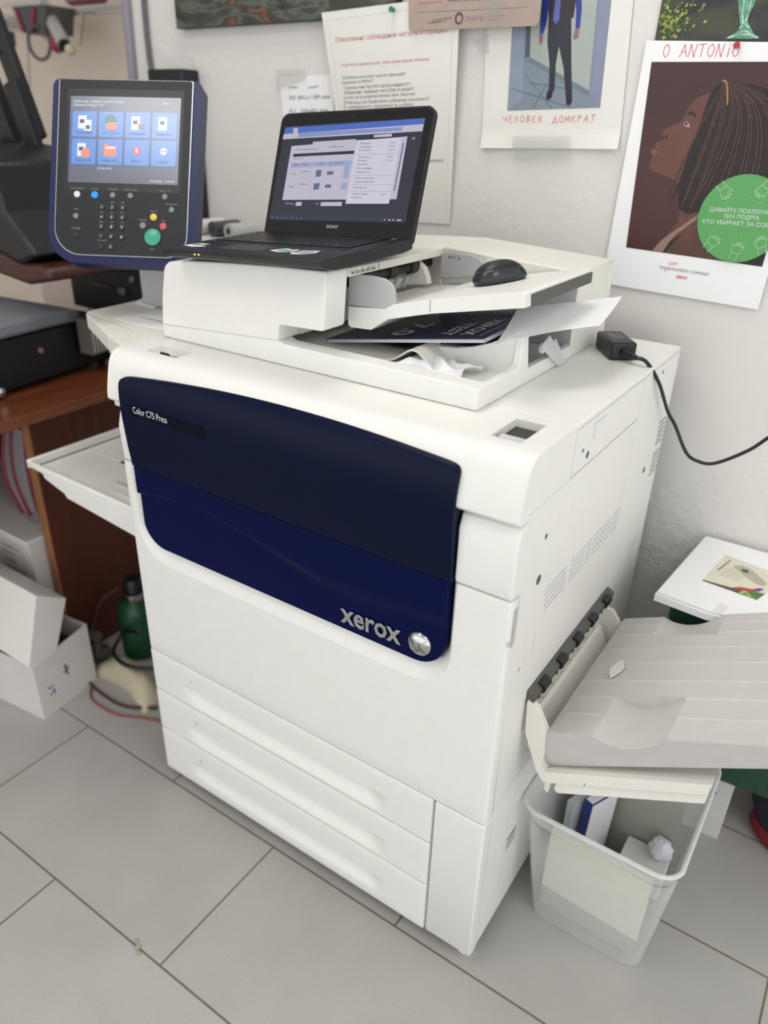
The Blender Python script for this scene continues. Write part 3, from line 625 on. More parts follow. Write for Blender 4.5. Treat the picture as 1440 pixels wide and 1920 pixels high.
for i in range(8):
    c, r = i % 4, i // 4; x0 = -0.1005 + c * 0.0512; z1 = 0.0515 - r * 0.0505
    sc.prism(rrect(x0, x0 + 0.0465, z1 - 0.0465, z1, 0.003), 'y', -0.0018, -0.0016, SB); cx = x0 + 0.0232; cz = z1 - 0.020
    tt(names[i], cx, z1 - 0.041, 0.032 if len(names[i]) > 8 else 0.018, 0.0042, SK)
    if i in (0, 2, 3, 4): sf(cx - .012, cx + .004, cz - .012, cz + .012, SW, 1); sf(cx - .009, cx, cz - .002, cz + .005, SK, 2)
    if i == 0: sf(cx, cx + .014, cz - .016, cz + .004, SW, 3); sf(cx + .003, cx + .011, cz - .013, cz - .006, SK, 4)
    if i == 1: sc.cyl((cx - .001, -.0020, cz + .004), (cx - .001, -.0022, cz + .004), 0.011, SG, 20); sf(cx - .008, cx + .012, cz - .013, cz, SO, 4)
    if i == 2: sf(cx + .001, cx + .012, cz - .011, cz - .002, emis('screen_dusk', '8c7c9c', .6), 3)
    if i == 4: sc.cyl((cx + .004, -.0020, cz - .006), (cx + .004, -.0022, cz - .006), 0.009, SO, 18)
    if i == 5: sf(cx - .012, cx + .012, cz - .011, cz + .008, SO, 1); sf(cx - .012, cx - .003, cz + .008, cz + .012, SO, 1); sf(cx - .008, cx + .010, cz + .003, cz + .006, SW, 2)
    if i == 6: sc.cyl((cx, -.0020, cz), (cx, -.0022, cz), 0.0075, SR, 18); sf(cx - .002, cx + .002, cz - .004, cz + .004, SW, 5)
    if i == 7: sc.cyl((cx, -.0020, cz), (cx, -.0022, cz), 0.0065, SW, 18); sf(cx - .005, cx + .005, cz - .001, cz + .001, SB, 5)
tt('Подайте заказ с сервером Xerox Select Workflow', -0.100, 0.067, 0.098, 0.0048, SW, 'l'); tt('Обнаружен холодный старт', -0.100, 0.0605, 0.060, 0.0048, SW, 'l')
tt('Войти', 0.072, 0.066, 0.012, 0.0045, SW, 'l'); tt('Дополн. услуги', -0.035, -0.054, 0.028, 0.0042, SW); tt('04/18/2025   12:44 PM', 0.099, -0.0755, 0.046, 0.0042, SW, 'r')
sco = sc.build('touch_screen', cpo, smooth=False)
def button(x, z, r, m, lab=None, h=0.0022, tx=None):
    b = pmb(); b.M = PM @ Matrix.Translation((x, -0.0004, z)) @ Matrix.Rotation(math.pi / 2, 4, 'X')
    b.lathe([(r, 0), (r, h * .7), (r * .86, h), (0.0001, h * 1.05)], m, 20)
    if tx: b.text(tx, Matrix.Translation((0, -r * .42, h * 1.1)), TXTW, h=r * .85, anchor='c')
    o = b.build('button', cpo)
    if lab: o['label'] = lab
GB = mat('button_grey', '7a7c82', 0.4); KB = mat('button_black', '26272b', 0.35)
button(-.087, -.101, .006, mat('button_white', 'd8d8d8', .4), 'pale grey button'); button(-.053, -.101, .0062, emis('button_blue_lit', '1d84ff', 1.3), 'lit blue button')
for x, z in ((-.018, -.101), (.016, -.101), (.082, -.101), (.096, -.1245), (-.088, -.141)): button(x, z, .0052, GB)
button(.042, -.155, .006, GB); button(.062, -.139, .0066, mat('button_yellow', 'd8bf52', .35), 'yellow button'); button(.081, -.155, .0066, mat('button_red', 'c0545c', .35), 'red button')
button(-.087, -.176, .0052, KB); button(.062, -.176, .0155, mat('button_green', '3f9e82', .3), 'large green start button', 0.0035)
for i, k in enumerate('123456789*0#'): button(-.038 + (i % 3) * .020, -.1235 - (i // 3) * .018, .0058, KB, None, .0022, k)
button(-.038, -.1965, .0058, KB); button(-.018, -.1965, .0058, KB, None, .0022, 'C')

# art outlines: flat shapes of the prints, in metres (x, z) on the wall, and on the laptop lid
A = {
    'bg': [(-0.1655, 1.4715), (0.0299, 1.466), (0.0936, 1.1513), (-0.1563, 1.1593)],
    'skin': [(-0.051, 1.425), (-0.0653, 1.4215), (-0.0768, 1.4157), (-0.084, 1.4075), (-0.0896, 1.3969), (-0.0921, 1.3875), (-0.094, 1.3803), (-0.1022, 1.3754), (-0.1145, 1.3703), (-0.1231, 1.3662), (-0.1255, 1.3608), (-0.1226, 1.3543), (-0.1159, 1.3504), (-0.1247, 1.3469), (-0.1312, 1.3455), (-0.1341, 1.3417), (-0.1323, 1.3368), (-0.1387, 1.3341), (-0.1405, 1.329), (-0.1383, 1.3248), (-0.1344, 1.3217), (-0.137, 1.3179), (-0.1384, 1.3107), (-0.1388, 1.3039), (-0.1332, 1.2978), (-0.1213, 1.2938), (-0.1068, 1.2903), (-0.0892, 1.2836), (-0.0743, 1.2706), (-0.0689, 1.2505), (-0.0701, 1.2297), (-0.0692, 1.2114), (-0.0819, 1.1916), (-0.0955, 1.1741), (-0.1055, 1.1589), (-0.0809, 1.1578), (0.0449, 1.1543), (0.011, 1.2359), (-0.0256, 1.3081), (-0.031, 1.3793)],
    'cheek': [(-0.1063, 1.356), (-0.0962, 1.3587), (-0.089, 1.3493), (-0.095, 1.3393), (-0.1078, 1.3364), (-0.1137, 1.346)],
    'brow': [(-0.0884, 1.3911), (-0.0829, 1.3959), (-0.0747, 1.3937), (-0.0702, 1.3844), (-0.0763, 1.3889), (-0.0831, 1.3905)],
    'eye': [(-0.0902, 1.3745), (-0.0862, 1.3805), (-0.0798, 1.3747), (-0.079, 1.3707), (-0.0856, 1.3715)],
    'iris': [(-0.0885, 1.3752), (-0.0863, 1.3795), (-0.0829, 1.3758), (-0.0843, 1.3725)],
    'lip1': [(-0.1312, 1.3455), (-0.1246, 1.3462), (-0.1239, 1.3383), (-0.1308, 1.3361), (-0.1339, 1.3409)],
    'lip2': [(-0.1385, 1.3333), (-0.1301, 1.3326), (-0.1252, 1.3283), (-0.1338, 1.323), (-0.1397, 1.3278)],
    'nostril': [(-0.1196, 1.3556), (-0.1142, 1.3582), (-0.113, 1.3522), (-0.1166, 1.3513)],
    'strap': [(-0.104, 1.159), (-0.0955, 1.1741), (-0.0789, 1.1906), (-0.053, 1.2127), (-0.0326, 1.2313), (-0.0285, 1.2272), (-0.0493, 1.2078), (-0.0677, 1.1903), (-0.0763, 1.1774), (-0.0853, 1.1582)],
    'top': [(-0.099, 1.1596), (-0.0861, 1.1696), (-0.0693, 1.1842), (-0.0566, 1.1926), (-0.0722, 1.171), (-0.0809, 1.1576)],
    'hair': [(-0.0439, 1.4374), (-0.0518, 1.4284), (-0.0566, 1.4158), (-0.0589, 1.3974), (-0.0613, 1.3787), (-0.067, 1.3572), (-0.0719, 1.3304), (-0.0764, 1.3007), (-0.0799, 1.2778), (-0.0698, 1.2349), (-0.0508, 1.2286), (-0.0308, 1.2353), (-0.0198, 1.2335), (0.0451, 1.1538), (0.0941, 1.1524), (0.039, 1.421), (0.0063, 1.4296), (-0.0199, 1.4396)],
    'braidtop': [(-0.0345, 1.4396)],
    'braidends': [(-0.0938, 1.2591), (-0.0686, 1.222), (-0.0658, 1.2352), (-0.0541, 1.2179), (-0.0461, 1.2444), (-0.0316, 1.2881), (-0.0181, 1.274), (0.0006, 1.2826), (0.015, 1.2859), (0.0293, 1.2891), (0.0531, 1.2929), (0.0711, 1.2986)],
    'braidmids': [(-0.0551, 1.3974), (-0.0542, 1.3694), (-0.0461, 1.379), (-0.039, 1.3698), (-0.031, 1.3793), (-0.025, 1.3748), (-0.0207, 1.3888), (-0.0092, 1.3705), (-0.0036, 1.3891), (0.0061, 1.3893), (0.0253, 1.3896), (0.0395, 1.3899)],
    'paperP': [(-0.1806, 1.5043), (-0.1937, 1.087), (0.1043, 1.0765)],
    'txtO': [(-0.1506, 1.4765), (-0.1147, 1.4753), (-0.0201, 1.4768)],
    'txtdoc': [(-0.0865, 1.1276), (0.0077, 1.1248), (-0.0518, 1.1141), (-0.0304, 1.1139)],
    'hands': [(-0.0203, 1.2601), (-0.0067, 1.2573), (0.0102, 1.251), (0.0194, 1.2665), (0.0006, 1.2826), (-0.0165, 1.2667), (-0.0047, 1.2599), (0.0419, 1.2777), (0.0533, 1.2712), (0.0653, 1.2622), (0.0646, 1.2548), (0.0715, 1.2868)],
    'manbg': [(-0.4398, 1.3911), (-0.2496, 1.3992), (-0.2579, 1.5794), (-0.4457, 1.5888)],
    'mantrous': [(-0.3718, 1.5459), (-0.3274, 1.5443), (-0.3169, 1.4731), (-0.3077, 1.4201), (-0.3202, 1.4189), (-0.3309, 1.4641), (-0.3452, 1.4995), (-0.3475, 1.4712), (-0.3442, 1.427), (-0.3557, 1.427), (-0.3603, 1.4713), (-0.3692, 1.5057)],
    'manshoeL': [(-0.3573, 1.4282), (-0.3465, 1.427), (-0.3483, 1.4152), (-0.3536, 1.4108), (-0.3604, 1.4139)],
    'manshoeR': [(-0.3204, 1.4201), (-0.3077, 1.4201), (-0.3059, 1.4084), (-0.3093, 1.4025), (-0.3164, 1.4024)],
    'mantorso': [(-0.3715, 1.5437), (-0.3771, 1.5853), (-0.3223, 1.5826), (-0.3231, 1.5431)],
    'manarmL': [(-0.3884, 1.5859), (-0.3744, 1.5852), (-0.3736, 1.5592), (-0.3757, 1.5328), (-0.3796, 1.5195), (-0.3867, 1.5197), (-0.3874, 1.5465)],
    'manarmR': [(-0.3277, 1.5829), (-0.3143, 1.5822), (-0.309, 1.5565), (-0.3084, 1.5263), (-0.3166, 1.5265), (-0.3198, 1.5569)],
    'manhandL': [(-0.3876, 1.5193), (-0.3794, 1.5184), (-0.3792, 1.5059), (-0.3824, 1.5019), (-0.3867, 1.5084)],
    'manhandR': [(-0.3171, 1.5261), (-0.3094, 1.5254), (-0.3092, 1.5131), (-0.3153, 1.5084), (-0.3196, 1.5134)],
    'mantie': [(-0.3619, 1.5846), (-0.3522, 1.5841), (-0.3502, 1.5408), (-0.3563, 1.5344), (-0.3628, 1.5412)],
    'mancol': [(-0.4159, 1.5341), (-0.4066, 1.5338), (-0.4024, 1.4835), (-0.4124, 1.4813)],
    'manwall': [(-0.4133, 1.5871), (-0.2825, 1.5806), (-0.2751, 1.4249), (-0.4039, 1.4835)],
    'mancol2': [(-0.2799, 1.5805), (-0.2579, 1.5794), (-0.2496, 1.3992), (-0.2709, 1.3983)],
    'mancolL': [(-0.4457, 1.5888), (-0.4225, 1.5876), (-0.4101, 1.4123), (-0.4382, 1.3911)],
    'manskirt': [(-0.4039, 1.4835), (-0.2754, 1.4272), (-0.274, 1.418), (-0.4089, 1.4766)],
    'paperM': [(-0.4914, 1.322), (-0.2015, 1.3309), (-0.22, 1.5651)],
    'mantxt': [(-0.4486, 1.3721), (-0.2498, 1.3787)],
    'tape1': [(-0.4192, 1.3463), (-0.2973, 1.3499), (-0.2952, 1.3068), (-0.4156, 1.3015)],
    'tapeM2': [(-0.5223, 1.5117), (-0.4938, 1.5227), (-0.4905, 1.4896), (-0.5124, 1.49)],
    'brown': [(-0.6788, 1.5974), (-0.6744, 1.5359), (-0.6635, 1.5336), (-0.3956, 1.533), (-0.3902, 1.54), (-0.3954, 1.5862)],
    'brline': [(-0.6584, 1.5641), (-0.4151, 1.5627)],
    'brtxt': [(-0.6205, 1.547), (-0.5758, 1.551), (-0.5594, 1.5505), (-0.5453, 1.5472), (-0.658, 1.5796), (-0.5459, 1.5477), (-0.507, 1.5475), (-0.4995, 1.5495), (-0.4592, 1.5526), (-0.4616, 1.574)],
    'list': [(-0.9072, 1.5739), (-0.6875, 1.5828), (-0.5694, 1.5812), (-0.5646, 1.5311), (-0.5646, 1.5186), (-0.5553, 1.1677), (-0.7758, 1.1549)],
    'listtxt': [(-0.8687, 1.5153), (-0.5892, 1.5261), (-0.8534, 1.4698), (-0.6281, 1.4789), (-0.8504, 1.4462), (-0.6856, 1.4529), (-0.8504, 1.4365), (-0.7672, 1.4407), (-0.8472, 1.4261), (-0.6722, 1.4344), (-0.8463, 1.4169), (-0.662, 1.4258), (-0.8463, 1.4075), (-0.6587, 1.4169), (-0.8463, 1.3976), (-0.6237, 1.4079), (-0.8462, 1.3883), (-0.6619, 1.3971)],
    'green': [(-0.7175, 1.5697)],
    'small': [(-1.0433, 1.4649), (-0.885, 1.4697), (-0.868, 1.3733), (-1.0268, 1.3682)],
    'smalltxt': [(-1.0176, 1.4289), (-0.9828, 1.429), (-0.9506, 1.429), (-0.9213, 1.4312), (-1.0103, 1.4054), (-0.99, 1.4056), (-0.9824, 1.4057), (-0.8886, 1.4085), (-1.0115, 1.3773), (-0.991, 1.3776), (-0.9752, 1.3779), (-0.8949, 1.3813)],
    'smalltape': [(-1.0458, 1.4671), (-0.9568, 1.4684), (-0.9544, 1.4478), (-1.0454, 1.4259)],
    'glass': [(-0.1682, 1.572), (-0.1667, 1.5063), (0.0254, 1.4984), (0.0128, 1.5632)],
    'gl': [(-0.0411, 1.557), (-0.0128, 1.5557), (-0.0191, 1.5266), (-0.0072, 1.5113), (0.0048, 1.5025), (-0.0494, 1.5039), (-0.0342, 1.512), (-0.0309, 1.527)],
    'paint': [(-1.3483, 1.642), (-1.3444, 1.5551), (-0.9044, 1.5565), (-0.681, 1.5757), (-0.6826, 1.6073)],
}
LA = {
    'scr': [(0.01, 0.1826), (0.3063, 0.1881), (0.3027, 0.0256), (0.0049, 0.0208)],
    'blue': [(0.01, 0.1826), (0.3063, 0.1881), (0.3059, 0.1792), (0.0093, 0.1716)],
    'tool': [(0.0087, 0.1716), (0.3059, 0.1792), (0.3054, 0.1682), (0.0081, 0.1626)],
    'pill': [(0.0439, 0.1723), (0.2654, 0.1758), (0.2659, 0.1703), (0.0446, 0.1649)],
    'tab': [(0.0297, 0.1816), (0.0403, 0.1817), (0.0421, 0.1708), (0.0315, 0.1706)],
    'whitestrip': [(0.0803, 0.1566), (0.1753, 0.1592), (0.1754, 0.1528), (0.0811, 0.1504)],
    'search': [(0.2106, 0.165), (0.2471, 0.1661), (0.2476, 0.1616), (0.2109, 0.1609)],
    'dlg': [(0.0319, 0.1502), (0.2789, 0.1608), (0.2794, 0.0613), (0.0306, 0.0561)],
    'bar': [(0.0395, 0.1366), (0.1754, 0.1401), (0.1758, 0.1348), (0.04, 0.1314)],
    'thead': [(0.0378, 0.1204), (0.1734, 0.1241), (0.1747, 0.1156), (0.0386, 0.1125)],
    'col': [(0.1601, 0.115), (0.1725, 0.1156), (0.1731, 0.0941), (0.1601, 0.0934)],
    'col2': [(0.1593, 0.0865), (0.1732, 0.0872), (0.1735, 0.0758), (0.1598, 0.0752)],
    'c1': [(0.0989, 0.1083), (0.1114, 0.1087), (0.111, 0.0972), (0.0993, 0.0968)],
    'c2': [(0.0988, 0.0857), (0.1119, 0.0862), (0.1114, 0.0752), (0.0992, 0.0746)],
    'c3': [(0.1236, 0.106), (0.1379, 0.1064), (0.1378, 0.1006), (0.124, 0.1001)],
    'c4': [(0.1242, 0.0837), (0.1379, 0.0842), (0.1378, 0.0783), (0.1243, 0.0777)],
    'menu': [(0.178, 0.157), (0.2674, 0.1591), (0.2661, 0.0538), (0.1759, 0.052)],
    'sb': [(0.2723, 0.1508), (0.2747, 0.1512), (0.2733, 0.0747), (0.2708, 0.0747)],
    'btn1': [(0.0639, 0.0526), (0.0774, 0.0533), (0.0774, 0.0467), (0.0637, 0.0464)],
    'btn2': [(0.1211, 0.0538), (0.1676, 0.0551), (0.168, 0.0482), (0.1214, 0.0472)],
    'sony': [(0.1417, 0.0105), (0.1682, 0.0115)],
    'sony2': [(0.142, 0.0156), (0.1678, 0.0158)],
    'close': [(0.2886, 0.1565), (0.2941, 0.152)],
    'task': [(0.0073, 0.029), (0.3049, 0.0329), (0.3047, 0.0257), (0.0055, 0.0208)],
}

# ================================================================== LAPTOP
LM = Matrix.Translation((-0.697, 0.088, 1.1735)) @ Matrix.Rotation(-0.008, 4, 'Z') @ Matrix.Rotation(-0.054, 4, 'Y') @ Matrix.Rotation(0.026, 4, 'X')
lap = thing('laptop', 'open black laptop standing on top of the scanner with a lit screen', 'laptop', (-0.54, 0.2, 1.152))
lb = MB(LM)
def taper(y): return 0.010 + 0.010 * min(1, (y + 0.012) / 0.04)
secs = [(-0.012, 0.009), (-0.008, 0.014), (0.02, 0.019), (0.22, 0.021), (0.226, 0.019)]
lb.prism([(-0.016, -0.0035), (-0.010, 0.0), (0.222, 0.0), (0.226, -0.003), (0.226, -0.017), (0.20, -0.020), (0.02, -0.020), (-0.008, -0.014)], 'x', -0.012, 0.322, BLACK)
lb.build('base', lap, bevel=0.0025)
de = MB(LM); de.box(-0.004, 0.314, 0.075, 0.2125, 0.0001, 0.0006, BLK2); de.build('keyboard_deck', lap)
dk = lap.children[-1]
kproto = None
for r_ in range(6):
    n = 15
    for c in range(n):
        if r_ == 0 and 4 <= c <= 9:
            if c != 4: continue
            wx = 0.0192 * 6 - 0.003
        else: wx = 0.0162
        k_ = MB(LM); x = 0.010 + c * 0.0192; y = 0.087 + r_ * 0.0198; k_.box(x, x + wx, y, y + 0.0162, 0.0007, 0.0027, BLACK); k_.build('key', dk)
tp = MB(LM); tp.box(0.085, 0.175, 0.012, 0.066, 0.0001, 0.0005, mat('touchpad_grey', '2a2b30', .5)); tp.build('touchpad', lap)
le = MB(LM)
for x in (0.064, 0.073): le.box(x, x + 0.0022, -0.0155, -0.0145, -0.0072, -0.0052, emis('led_amber', 'ffb060', 3.0))
le.build('status_light', lap)
STW = mat('sticker_white', 'e4e6e6', .5); STG = mat('sticker_green', '6aa48c', .5)
def stick(pts, pts2, m2):
    s = MB(LM); s.poly([(a, b, 0.0004) for a, b in pts], STW); s.poly([(a, b, 0.0007) for a, b in pts2], m2); s.build('sticker', lap)
stick([(.185, .03), (.20, .055), (.215, .048), (.228, .052), (.232, .028), (.215, .018), (.20, .022)], [(.196, .032), (.206, .046), (.216, .042), (.224, .046), (.226, .03), (.213, .024)], STG)
stick([(.236, .02), (.240, .046), (.268, .052), (.275, .03), (.262, .012), (.245, .010)], [(.241, .022), (.245, .042), (.265, .046), (.270, .03), (.26, .017)], mat('sticker_grey', '9aa0a8', .5))
stick([(-.002, .022), (.012, .05), (.04, .046), (.03, .032), (.055, .022), (.03, .012)], [(.01, .03), (.016, .04), (.03, .038), (.025, .03)], BLK2)
stick([(.286, .20), (.290, .212), (.312, .212), (.312, .200)], [(.29, .203), (.293, .209), (.303, .209), (.303, .203)], STG)
LDM = LM @ Matrix.Translation((0, 0.222, 0.0)) @ Matrix.Rotation(math.pi / 2 - 0.389, 4, 'X')   # lid plane: x across, y up the lid, z towards the viewer
ld = MB(LDM)
ld.prism(rrect(-0.003, 0.323, -0.012, 0.208, 0.010, 0.012, 0.016, 0.016), 'z', -0.009, 0.0, BLACK)
ld.prism(rrect(0.0, 0.320, -0.004, 0.205, 0.006, 0.006, 0.013, 0.013), 'z', 0.0, 0.0008, GLOSSB)
ld.text('SONY', Matrix.Translation((0.1555, 0.0105, 0.0011)), mat('logo_silver', 'b8bcc4', .3, metal=.5), w=0.026, h=0.0052, anchor='c')
ld.cyl((0.16, 0.1965, 0.0008), (0.16, 0.1965, 0.0012), 0.0016, mat('webcam_dark', '401c1c', .2), 10)
ldo = ld.build('lid', lap, bevel=0.001)
ls_ = MB(LDM)
Ld = emis('lcd_dark', '2b3040', 0.55); Lb = emis('lcd_blue', '4a6ec8', 0.65); Lw = emis('lcd_white', 'cfc9dc', 0.62); Ll = emis('lcd_lilac', 'a8b4dc', 0.6); Lm = emis('lcd_menu', 'd6d2e4', 0.68); Lk = emis('lcd_ink', '3a3c4c', 0.3); Lp = emis('lcd_pill', '8fa0dc', 0.6); Ls = emis('lcd_slate', '6c7aa8', .5)
def q(name, m, k): ls_.poly([(a, b, 0.0010 + k * 0.00015) for a, b in LA[name]], m)
LA['scr'] = [(0.0085, 0.1850), (0.3075, 0.1895), (0.3045, 0.0245), (0.0055, 0.0205)]
q('scr', Ld, 0); q('blue', Lb, 1); q('tool', Lw, 1); q('pill', Lp, 2); q('tab', Lw, 2); q('whitestrip', Lw, 1); q('search', Lw, 1); q('dlg', Lw, 2); q('bar', Lk, 3); q('thead', Ll, 3)
for n_ in ('col', 'col2', 'c1', 'c2', 'c3', 'c4'): q(n_, Ls if n_[0] == 'c' and len(n_) == 2 else Ll, 3)
q('menu', Lm, 4); q('sb', Ls, 3); q('btn1', Lw, 1); q('btn2', Lw, 1); q('task', emis('lcd_task', '343a50', .5), 1)
def lt(s, x, y, w, h=0.0028, m=None, k=5): ls_.text(s, Matrix.Translation((x, y, 0.0010 + k * .00015)), m or Lk, w=w, h=h)
mr = [('Вырезать', .150), ('Копировать', .1445), ('Вставить', .139), ('Переслать', .128), ('Печать', .122), ('Перевести', .116), ('Поиск в интернете', .1095), ('Сохранить как', .1035), ('Открыть в новой вкладке', .0935), ('Скопировать адрес ссылки', .0875), ('Просмотр кода', .078), ('Проверить страницу', .0675), ('Свойства', .0615)]
for i, (s, y) in enumerate(mr): lt(s, 0.186, y, 0.012 + 0.0013 * len(s))
for y in (.150, .1445, .139, .128, .122, .0675): lt('Ctrl+V', 0.246, y, 0.012)
for y in (.1335, .099, .084, .073): ls_.box(0.180, 0.2655, y, y + .0003, 0.0017, 0.00175, Ls)
for x, y, w, s in ((.045, .1425, .05, 'Заказ на печать 2025.xlsx'), (.12, .146, .03, 'Настройки печати'), (.043, .1335, .028, 'Параметры листа'), (.043, .1275, .020, 'Выбрать все'), (.044, .117, .018, 'Формат'), (.065, .117, .012, 'Размер'), (.103, .118, .010, 'Копии'), (.125, .1185, .006, 'Цвет'), (.138, .119, .018, 'Материал'), (.042, .100, .012, 'Листы'), (.062, .105, .024, 'Двусторонняя печать'), (.042, .0785, .012, 'Бланк'), (.062, .083, .024, 'Двусторонняя печать')):
    lt(s, x, y, w, .0026)
lt('Размер', .040, .0488, .020, .0026, Lw); lt('Тип', .109, .0498, .008, .0026, Lw); lt('×', .289, .1535, .0055, .0075, Lw)
for k in range(7): ls_.box(0.012 + k * .0115, 0.0155 + k * .0115, 0.0235, 0.0262, .0013, .0014, Ls)
for k, w in ((0, .002), (1, .004), (2, .003), (3, .009)): ls_.box(0.262 + k * .0085, 0.262 + k * .0085 + w, .0268, .0290, .0013, .0014, Lw)
ls_.build('display', ldo, smooth=False)

# ================================================================== THINGS ON THE PRESS
# computer mouse
mo = thing('computer_mouse', 'black computer mouse lying on the white paper feed tray', 'mouse', (-0.236, 0.365, 1.138))
MM = Matrix.Translation((-0.229, 0.352, 1.1405)) @ Matrix.Rotation(-0.2, 4, 'Y') @ Matrix.Rotation(math.radians(58), 4, 'Z')
def mouse_part(t0, t1, name, m):
    b = MB(MM); n = 36; R_ = 10; vs = []
    for i in range(R_ + 1):
        t = lerp(t0, t1, i / R_); a = t * math.pi / 2; z = 0.034 * math.sin(a); s = math.cos(a) ** 0.72 if t < 1 else 0.0
        s = max(s, 0.004)
        if t < 0.12: s *= 0.93 + 0.07 * t / 0.12
        for k in range(n):
            f = 2 * math.pi * k / n; c_, d_ = math.cos(f), math.sin(f)
            x = 0.048 * s * math.copysign(abs(c_) ** 0.85, c_); y = 0.029 * s * math.copysign(abs(d_) ** 0.85, d_) * (1 - 0.10 * c_)
            vs.append((x, y, z * (1 - 0.25 * max(0, x / .048) ** 2)))
    fs = [(i * n + k, i * n + (k + 1) % n, (i + 1) * n + (k + 1) % n, (i + 1) * n + k) for i in range(R_) for k in range(n)]
    fs += [tuple(range(n))[::-1], tuple(range(R_ * n, (R_ + 1) * n))]
    b.add(vs, fs, m); return b.build(name, mo, ang=80)
mouse_part(0.0, 0.42, 'lower_shell', mat('mouse_grey', '2a2e33', 0.25))
mouse_part(0.42, 1.0, 'top_shell', mat('mouse_black', '17181c', 0.4))

# power adapter with cable
ad = thing('power_adapter', 'black laptop power adapter lying on the press beside the wall', 'charger', (-0.084, 0.544, 1.0055))
AM = Matrix.Translation((-0.0825, 0.5435, 1.0057)) @ Matrix.Rotation(math.radians(-53.5), 4, 'Z')
a_ = MB(AM); a_.box(-0.045, 0.043, -0.023, 0.023, 0, 0.031, BLACK); a_.build('brick', ad, bevel=0.004)
a_ = MB(AM); a_.box(-0.030, 0.020, -0.014, 0.014, 0.0311, 0.0314, mat('label_dark_grey', '4a4c50', .5))
a_.text('AC ADAPTER', AM.inverted() @ AM @ Matrix.Translation((-0.027, 0.004, 0.0318)), LBL, w=0.036, h=0.005)
for k in range(3): a_.box(-0.027, 0.010 - k * .006, -0.004 - k * .004, -0.0025 - k * .004, 0.0315, 0.0317, LBL)
a_.build('rating_label', ad)
a_ = MB(); PTS = spl([(-0.047, 0.502, 1.020), (-0.033, 0.495, 1.019), (-0.012, 0.497, 1.014), (0.008, 0.53, 0.972), (0.016, 0.60, 0.905), (0.030, 0.63, 0.868), (0.06, 0.625, 0.824), (0.085, 0.62, 0.814), (0.115, 0.62, 0.818), (0.162, 0.62, 0.854), (0.19, 0.62, 0.887), (0.24, 0.61, 0.955), (0.29, 0.60, 1.02)], 10)
a_.tube(PTS, 0.0033, BLACK, 10); a_.cyl((-0.056, 0.508, 1.021), (-0.030, 0.494, 1.019), 0.0075, BLACK, 12, r2=0.0045); a_.build('cable', ad)

# spiral brochure
NM = Matrix.Translation((-0.187, 0.221, 1.080)) @ Matrix.Rotation(0.019, 4, 'Z') @ Matrix.Rotation(-0.16, 4, 'Y') @ Matrix.Rotation(0.008, 4, 'X')
bk = thing('spiral_notebook', 'navy blue spiral-bound brochure lying under the feed tray', 'notebook', (-0.32, 0.32, 1.05))
b = MB(NM); b.box(-0.296, 0, 0, 0.210, -0.001, 0.0, mat('cover_navy', '111d44', .3))
GT = mat('embossed_grey', 'dfe3ee', .35)
for i, (s, u, w) in enumerate((('XEROX', -0.030, 0.13), ('TEST', -0.068, 0.10), ('7.0', -0.150, 0.10))):
    h = 0.024 if i < 2 else 0.038
    b.text(s, frame((u - h, 0.025 + w, 0.0006), (0, -1, 0), (1, 0, 0)), GT, w=w, h=h)
b.box(-0.016, -0.0155, 0.02, 0.15, 0.0002, 0.0004, GT)
b.build('cover', bk)
b = MB(NM)
for k in range(9): b.box(-0.295, -0.001 + 0.0012 * (k % 3), 0.001, 0.207, -0.0016 - k * .0006, -0.0013 - k * .0006, PAPER)
b.build('page_block', bk)
b = MB(NM)
for k in range(30):
    x = -0.288 + k * 0.0097
    for d in (0, 0.0022): b.tube([(x + d, 0.207 + 0.0058 * math.cos(t), -0.002 + 0.0062 * math.sin(t)) for t in [math.pi * 2 * j / 12 for j in range(12)]], 0.0006, mat('wire_silver', 'a8a8ac', .3, metal=.8), 5, close=True)
b.build('wire_spiral', bk)
# booklet lying below it, sagging
b = MB(); b.grid(lambda u, w: (lerp(-0.435, -0.155, u), lerp(0.268, 0.42, w), interp([(0, 1.0285), (.3, 1.029), (.42, 1.036), (.5, 1.045), (.58, 1.050), (.66, 1.0505), (.75, 1.053), (.88, 1.062), (1, 1.0715)], u) + (0.0 if w > 0.02 else -0.0)), [k / 30 for k in range(31)], [k / 6 for k in range(7)], BLK2, thick=(0, 0, -0.0018))
tag(b.build('booklet', ang=60), 'thin black booklet sagging under the navy brochure', 'booklet')
# loose white sheet
b = MB(); c00, c10, c11, c01 = Vector((-0.152, 0.190, 1.083)), Vector((-0.056, 0.352, 1.096)), Vector((-0.078, 0.516, 1.112)), Vector((-0.215, 0.400, 1.093))
b.grid(lambda u, w: tuple((c00 * (1 - u) + c10 * u) * (1 - w) + (c01 * (1 - u) + c11 * u) * w + Vector((0, 0, 0.004 * math.sin(math.pi * u) * (1 - w) - 0.003 * math.sin(math.pi * w)))), [k / 10 for k in range(11)], [k / 10 for k in range(11)], PAPER, thick=(0, 0, -0.0003))
tag(b.build('paper_sheet', ang=80), 'blank white sheet sticking out to the right over the navy brochure', 'paper')
